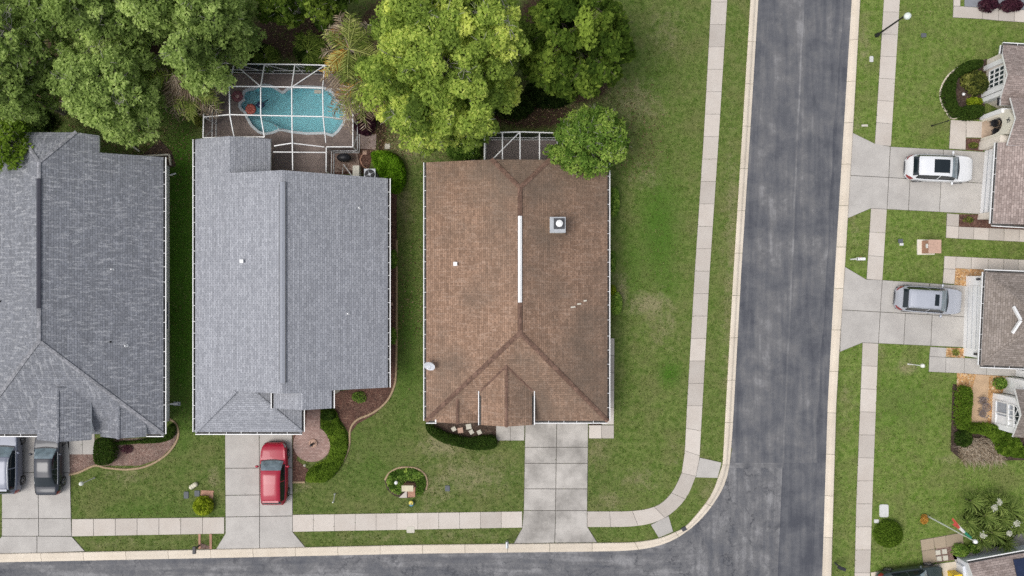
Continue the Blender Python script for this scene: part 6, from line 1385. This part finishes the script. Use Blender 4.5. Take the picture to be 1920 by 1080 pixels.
hedge('hedge', 'dark curved hedge at the upper rim of the arched-entry bed', 'hedge', [(1800,122),(1818,113),(1840,112),(1843,124),(1830,130),(1812,138),(1797,147),(1792,162),(1792,180),(1796,197),(1806,205),(1800,216),(1788,220),(1777,205),(1768,184),(1770,164),(1780,145)], .9, M['hedge'], 1100, .085, .25, tb=.12, tv=.08)
hedge('hedge', 'clipped dark green hedge block at the lower rim of the bed by the arched entry', 'hedge', [(1802,202),(1820,196),(1843,198),(1844,214),(1830,223),(1805,224),(1796,214)], .8, M['hedge'], 1100, .085, .25, tb=.15, tv=.07)
hedge('shrub', 'bronze and yellow shrub under the window of the pinkish-roofed house', 'shrub', circ(1834, 155, 20, 24), .9, M['croton'], 800, .1, .3, tb=-.32, lump=.4)
hedge('shrub', 'variegated yellow shrub on the left of the bronze shrub in the hedge bed', 'shrub', circ(1815, 150, 12, 13), .6, M['croton'], 800, .1, .3, tb=0)
hedge('shrub', 'yellow-green shrub just above the lower hedge block of that bed', 'shrub', circ(1829, 190, 16, 8), .5, M['yel'], 800, .1, .25, tb=-.1)
hedge('shrub', 'small yellow-green plant in the red mulch beside the arched entry', 'shrub', circ(1826, 272, 9, 6), .3, M['croton'], 700, .08, .2, tb=-.15)
hedge('shrub', 'sparse plant in the red mulch below the driveway of the white SUV', 'shrub', circ(1817, 412, 10, 6), .3, M['croton'], 600, .08, .2, tb=-.2)
hedge('shrub', 'golden plant in the small gravel square below the white garage', 'shrub', circ(1793, 661, 7, 6), .35, M['croton'], 900, .08, .2, tb=.05)
hedge('shrub', 'round green shrub in gravel beside the white gable wall', 'shrub', circ(1877, 719, 12, 12), .8, M['midg'], 800, .09, .3, tb=-.05)
hedge('hedge', 'tall narrow green hedge left of the tan patio', 'hedge', [(1796,727),(1808,724),(1820,728),(1822,745),(1819,780),(1816,800),(1806,806),(1795,800),(1794,770)], 1.1, M['fern'], 1000, .1, .22, tb=-.12, tv=.1)
hedge('hedge', 'green hedge below the tan patio and white gable wall', 'hedge', [(1815,795),(1850,794),(1880,800),(1905,815),(1918,835),(1935,842),(1935,858),(1900,858),(1872,850),(1862,828),(1845,815),(1815,812)], 1.0, M['fern'], 900, .11, .25, tb=-.1, lump=.35, tv=.2)
hedge('shrub', 'dark bush at the lower left of the patio hedge', 'shrub', circ(1808, 822, 16, 18), .7, M['hedge'], 700, .1, .3, tb=.05)
hedge('shrub', 'dark purple shrub at the top right corner beside the grey slab', 'shrub', circ(1855, 8, 17, 12), .9, M['purple'], 900, .11, .3, tb=-.1)
hedge('shrub', 'dark maroon shrub right of the purple one at the top right corner', 'shrub', circ(1898, 9, 22, 11), .8, M['purple'], 900, .11, .3, tb=-.05)
def blades(name, label, cat, items, mat, group=None):
    """rosettes of long strap leaves; one thing each"""
    for idx, (px, py, r, h, n, lb) in enumerate(items):
        c0 = W(px, py, h*.5); t = thing(name, (c0.x, c0.y, 0), lb or label, cat, group); V, F, Tn = [], [], []; mb = MB()
        for _ in range(n):
            a_ = rng.uniform(0, 2*math.pi); ln = r/26*rng.uniform(.7, 1.1); up = rng.uniform(.25, 1.0); tt = float(np.clip(rng.normal(.5, .22), 0, 1)); d_ = Vector((math.cos(a_), math.sin(a_), 0)); s_ = Vector((-math.sin(a_), math.cos(a_), 0)); w_ = .035
            prev = None
            for k in range(5):
                u = k/4; p = Vector((c0.x, c0.y, 0))+d_*ln*u*(1-.15*up)+Vector((0, 0, h*(.25+up*.75*math.sin(u*1.9)))); ww = w_*(1-u*.85); cur = (p-s_*ww, p+s_*ww+Vector((0, 0, .01)))
                if prev: mb.face([prev[0], prev[1], cur[1], cur[0]], 0, tt)
                prev = cur
        mb.build('foliage', mat, t); mb = MB(); mb.tube([(c0.x, c0.y, 0), (c0.x, c0.y, h*.4)], [.08, .05], 6); mb.build('stem', M['barkd'], t)
sp = [(1822,940,26,1.4),(1848,968,27,1.5),(1873,945,26,1.4),(1815,980,24,1.3),(1862,1000,27,1.5),(1895,958,26,1.5),(1906,985,22,1.5),(1842,1015,22,1.3),(1885,1018,24,1.4),(1832,998,20,1.2),(1880,975,24,1.6),(1858,935,22,1.2)]
nm_ = ['uppermost left','large upper middle','upper','leftmost','lower middle','right','rightmost','lowest left','lowest right','small left inner','tall inner','small top']
blades('strap_leaf_plant', '', 'plant', [(x, y, r, h, 110, nm_[i]+' strap-leaved rosette of the clump behind the flagpole') for i, (x, y, r, h) in enumerate(sp)], M['spider'], 'strap-leaved plants behind the flagpole')
for i, (px, py, lb) in enumerate(((1865,952,'left'),(1874,942,'upper'),(1843,1004,'lower left'),(1893,1000,'lower right'),(1906,982,'right edge'))):
    q = W(px, py, 1.7); n = 60; C = np.array(q)+rng.normal(0, 1, (n, 3))*[.09, .09, .05]; t = thing('bloom_cluster', q, lb+' cluster of white flowers among the strap-leaved plants', 'flowers', 'white flowers of the strap-leaved clump')
    leafmesh('petals', C, unit(rng.normal(size=(n, 3))*.5+[0, 0, 1]), np.full(n, .1), rng.uniform(.3, 1, n), M['bloom'], t)
    mb = MB(); mb.tube([(q.x, q.y, .2), (q.x, q.y, 1.65)], .02, 5); mb.build('stem', M['fern'], t)
hedge('groundcover_bush', 'low grassy clump under the strap-leaved plants at the lower right', 'ground cover', circ(1862, 980, 55, 44), .5, M['under'], 420, .12, .3, tb=.35)
# dry fountain grass
t = thing('dry_grass_clump', W(1832, 845), 'dry straw-coloured grass clump below the patio hedge', 'grass clump'); mb = MB()
for _ in range(900):
    c0 = W(rng.uniform(1795, 1868), rng.uniform(820, 858)); a_ = rng.normal(-.3, .9); ln = rng.uniform(.4, .9); d_ = Vector((math.cos(a_), math.sin(a_)-.3, 0)); s_ = Vector((-d_.y, d_.x, 0))*.012; tt = float(rng.uniform(.2, 1)); p0 = c0; p1 = c0+d_*ln*.5+Vector((0, 0, .5)); p2 = c0+d_*ln+Vector((0, 0, .38))
    mb.face([p0-s_, p0+s_, p1+s_, p1-s_], 0, tt); mb.face([p1-s_, p1+s_, p2+s_*.3, p2-s_*.3], 0, tt)
mb.build('foliage', M['dead'], t)
# ------------------------------------------------------------------ palms
def palm(name, label, px, py, h, L_, fronds, group=None, lean=0):
    """fronds: list of (count, material, droop) ; leaflets on a bent midrib"""
    c0 = W(px, py, h); root = thing(name, (c0.x, c0.y, 0), label, 'palm tree', group)
    mb = MB(); mb.tube([(c0.x, c0.y, 0), (c0.x+.05, c0.y, h*.5), (c0.x, c0.y, h)], [.2, .14, .13], 8); mb.build('trunk', M['bark'], root)
    for cnt, mat, droop, lf, a0, a1 in fronds:
        mb = MB()
        for k in range(cnt):
            a_ = R(rng.uniform(a0, a1)); el_ = rng.uniform(-.1, .75)-droop; ln = L_*rng.uniform(.75, 1.1)*lf; d_ = Vector((math.cos(a_), math.sin(a_), 0)); s_ = Vector((-d_.y, d_.x, 0)); n = 18; pts = []
            for i in range(n+1):
                u = i/n; pts.append(Vector((c0.x, c0.y, h))+d_*ln*(u*math.cos(el_*.6))+Vector((0, 0, ln*(math.sin(el_)*u-(.55+droop*.4)*u*u*.9))))
            tt = float(np.clip(rng.normal(.5, .2), 0, 1))
            for a2, b2 in zip(pts, pts[1:]): mb.bar(a2, b2, .035, .02, 0, min(1, tt+.2))
            for i in range(3, n+1):
                u = i/n; ll = ln*.36*math.sin(min(1, u*1.15+.12)*math.pi*.86)+.08
                for s in (-1, 1):
                    e = pts[i]+s_*s*ll*.85+d_*ll*.55+Vector((rng.normal(0, .07), rng.normal(0, .07), -ll*.35+rng.normal(0, .06))); q = (e-pts[i]).normalized().cross(Vector((0, 0, 1)))*.034; mdl = pts[i].lerp(e, .5)+Vector((0, 0, .03))
                    t2 = float(np.clip(tt+rng.normal(0, .22), 0, 1)); mb.face([pts[i], mdl+q, e, mdl-q], 0, t2)
        mb.build('dead_fronds' if mat in (M['dead'], M['orange']) else 'fronds', mat, root)
    return root
palm('palm_tree', 'palm with green centre and drooping dead fronds at the right corner of the pool cage', 680, 150, 6.6, 2.6, [(20, M['dead'], .35, 1.05, 0, 360), (20, M['palmy'], 0.0, .85, 0, 360), (3, M['orange'], .2, .85, 100, 220)])
palm('palm_tree', 'taller palm with orange-brown fronds above the right corner of the pool cage', 655, 92, 7.0, 2.3, [(14, M['dead'], .3, 1.05, 0, 360), (18, M['palmy'], .0, .95, 0, 360), (4, M['orange'], .2, .9, 120, 230)])
palm('palm_tree', 'greyish dead palm between the oaks and the green yard strip', 325, 140, 5.2, 2.3, [(22, M['dead'], .35, 1.0, 150, 350), (7, M['palm'], .2, .9, 0, 360)])
palm('palm_tree', 'small olive palm leaning over the left side of the pool cage', 362, 165, 4.8, 1.9, [(12, M['palmy'], .15, 1.0, 150, 370), (8, M['dead'], .4, 1.0, 180, 360)])
palm('palm_tree', 'grey dead palm crown in the dark gap between the upper left oaks', 225, 66, 6.0, 1.9, [(22, M['dead'], .3, 1.0, 0, 360)])
palm('palm_tree', 'small bright palm fronds at the left edge of the pool cage', 388, 182, 2.9, 1.0, [(9, M['palmy'], .1, 1.0, 0, 360)])
palm('palm_tree', 'low cycad palm at the back of the pool cage under the bushy tree', 578, 96, 1.9, 1.4, [(22, M['palm'], .0, 1.0, 0, 360)])
palm('palm_tree', 'small dark cycad at the back of the pool cage left of the other cycad', 497, 105, 1.7, 1.0, [(14, M['palm'], .0, 1.0, 0, 360)])

# ------------------------------------------------------------------ loose grass blades and fallen leaves
def open_ground(X, Y, mg):
    ok = np.ones(len(X), bool)
    for P in EXCL:
        xs_ = [p[0] for p in P]; ys_ = [p[1] for p in P]; k = (X > min(xs_)) & (X < max(xs_)) & (Y > min(ys_)) & (Y < max(ys_)) & ok
        if k.any():
            i = np.where(k)[0]; ins = inpoly(X[i], Y[i], P); de = dist_edge(X[i], Y[i], P); ok[i[ins & (de > mg[i])]] = False
    R1 = [tuple(W(*p)[:2]) for p in KL_back]+[tuple(W(-160, 1240)[:2]), tuple(W(1553, 1240)[:2])]+[tuple(W(*p)[:2]) for p in KR_back[::-1]]
    ins = inpoly(X, Y, R1); de = dist_edge(X, Y, R1); ok &= ~(ins & (de > mg*.8))
    for bx in ((384, 128, 672, 345), (-60, 335, 318, 789), (405, 290, 705, 700), (825, 330, 1117, 762), (912, 255, 1052, 330)):
        p, q = W(bx[0], bx[3]), W(bx[2], bx[1]); ok &= ~((X > p.x) & (X < q.x) & (Y > p.y) & (Y < q.y))
    return ok
M['blade'] = leafmat('grass_blades', (.05, .09, .015), (.13, .18, .04), (.36, .36, .16), .3)
n = 210000; X = rng.uniform(-37.5, 37.5, n); Y = rng.uniform(-21.5, 21.5, n); mg = np.abs(rng.normal(0, .035, n)); k = open_ground(X, Y, mg); X, Y = X[k], Y[k]
cl = np.sin(X*2.1+np.sin(Y*1.7)*2)*np.sin(Y*2.6+np.cos(X*1.3)*2); keep = rng.random(len(X)) < .55+.4*cl; X, Y = X[keep], Y[keep]; n = len(X)
C = np.stack([X, Y, rng.uniform(.015, .05, n)], 1)
o = leafmesh('grass', C, unit(rng.normal(size=(n, 3))*.5+[0, 0, .8]), rng.uniform(.03, .075, n), .46+.10*np.clip((X-23)/1, 0, 1)+.1*cl[keep]+rng.normal(0, .17, n), M['blade'], aspect=2.4)
tag(o, 'short green lawn grass with pale dry blades around the houses and sidewalks', 'grass', kind='stuff')
M['fallen'] = leafmat('fallen_leaves', (.05, .03, .018), (.17, .11, .06), (.40, .30, .18), .1)
n = 9000; cs = np.array([(W(*p).x, W(*p).y, s) for p, s in (((560, 70), 2.6), ((700, 200), 1.6), ((860, 230), 2.2), ((1010, 210), 2.2), ((250, 280), 2.0), ((330, 220), 2.4), ((80, 200), 3), ((1150, 250), 1.8), ((720, 270), 1.2), ((740, 560), 2.5))]); i = rng.integers(len(cs), size=n)
X = cs[i, 0]+rng.normal(0, 1, n)*cs[i, 2]; Y = cs[i, 1]+rng.normal(0, 1, n)*cs[i, 2]; k = open_ground(X, Y, np.full(n, 9.)); X, Y = X[k], Y[k]; n = len(X)
o = leafmesh('fallen_leaves', np.stack([X, Y, rng.uniform(.03, .07, n)], 1), unit(rng.normal(size=(n, 3))*.25+[0, 0, 1]), rng.uniform(.04, .09, n), rng.uniform(0, 1, n), M['fallen'])
tag(o, 'brown fallen leaves scattered under the trees and along the beds', 'fallen leaves', kind='stuff')
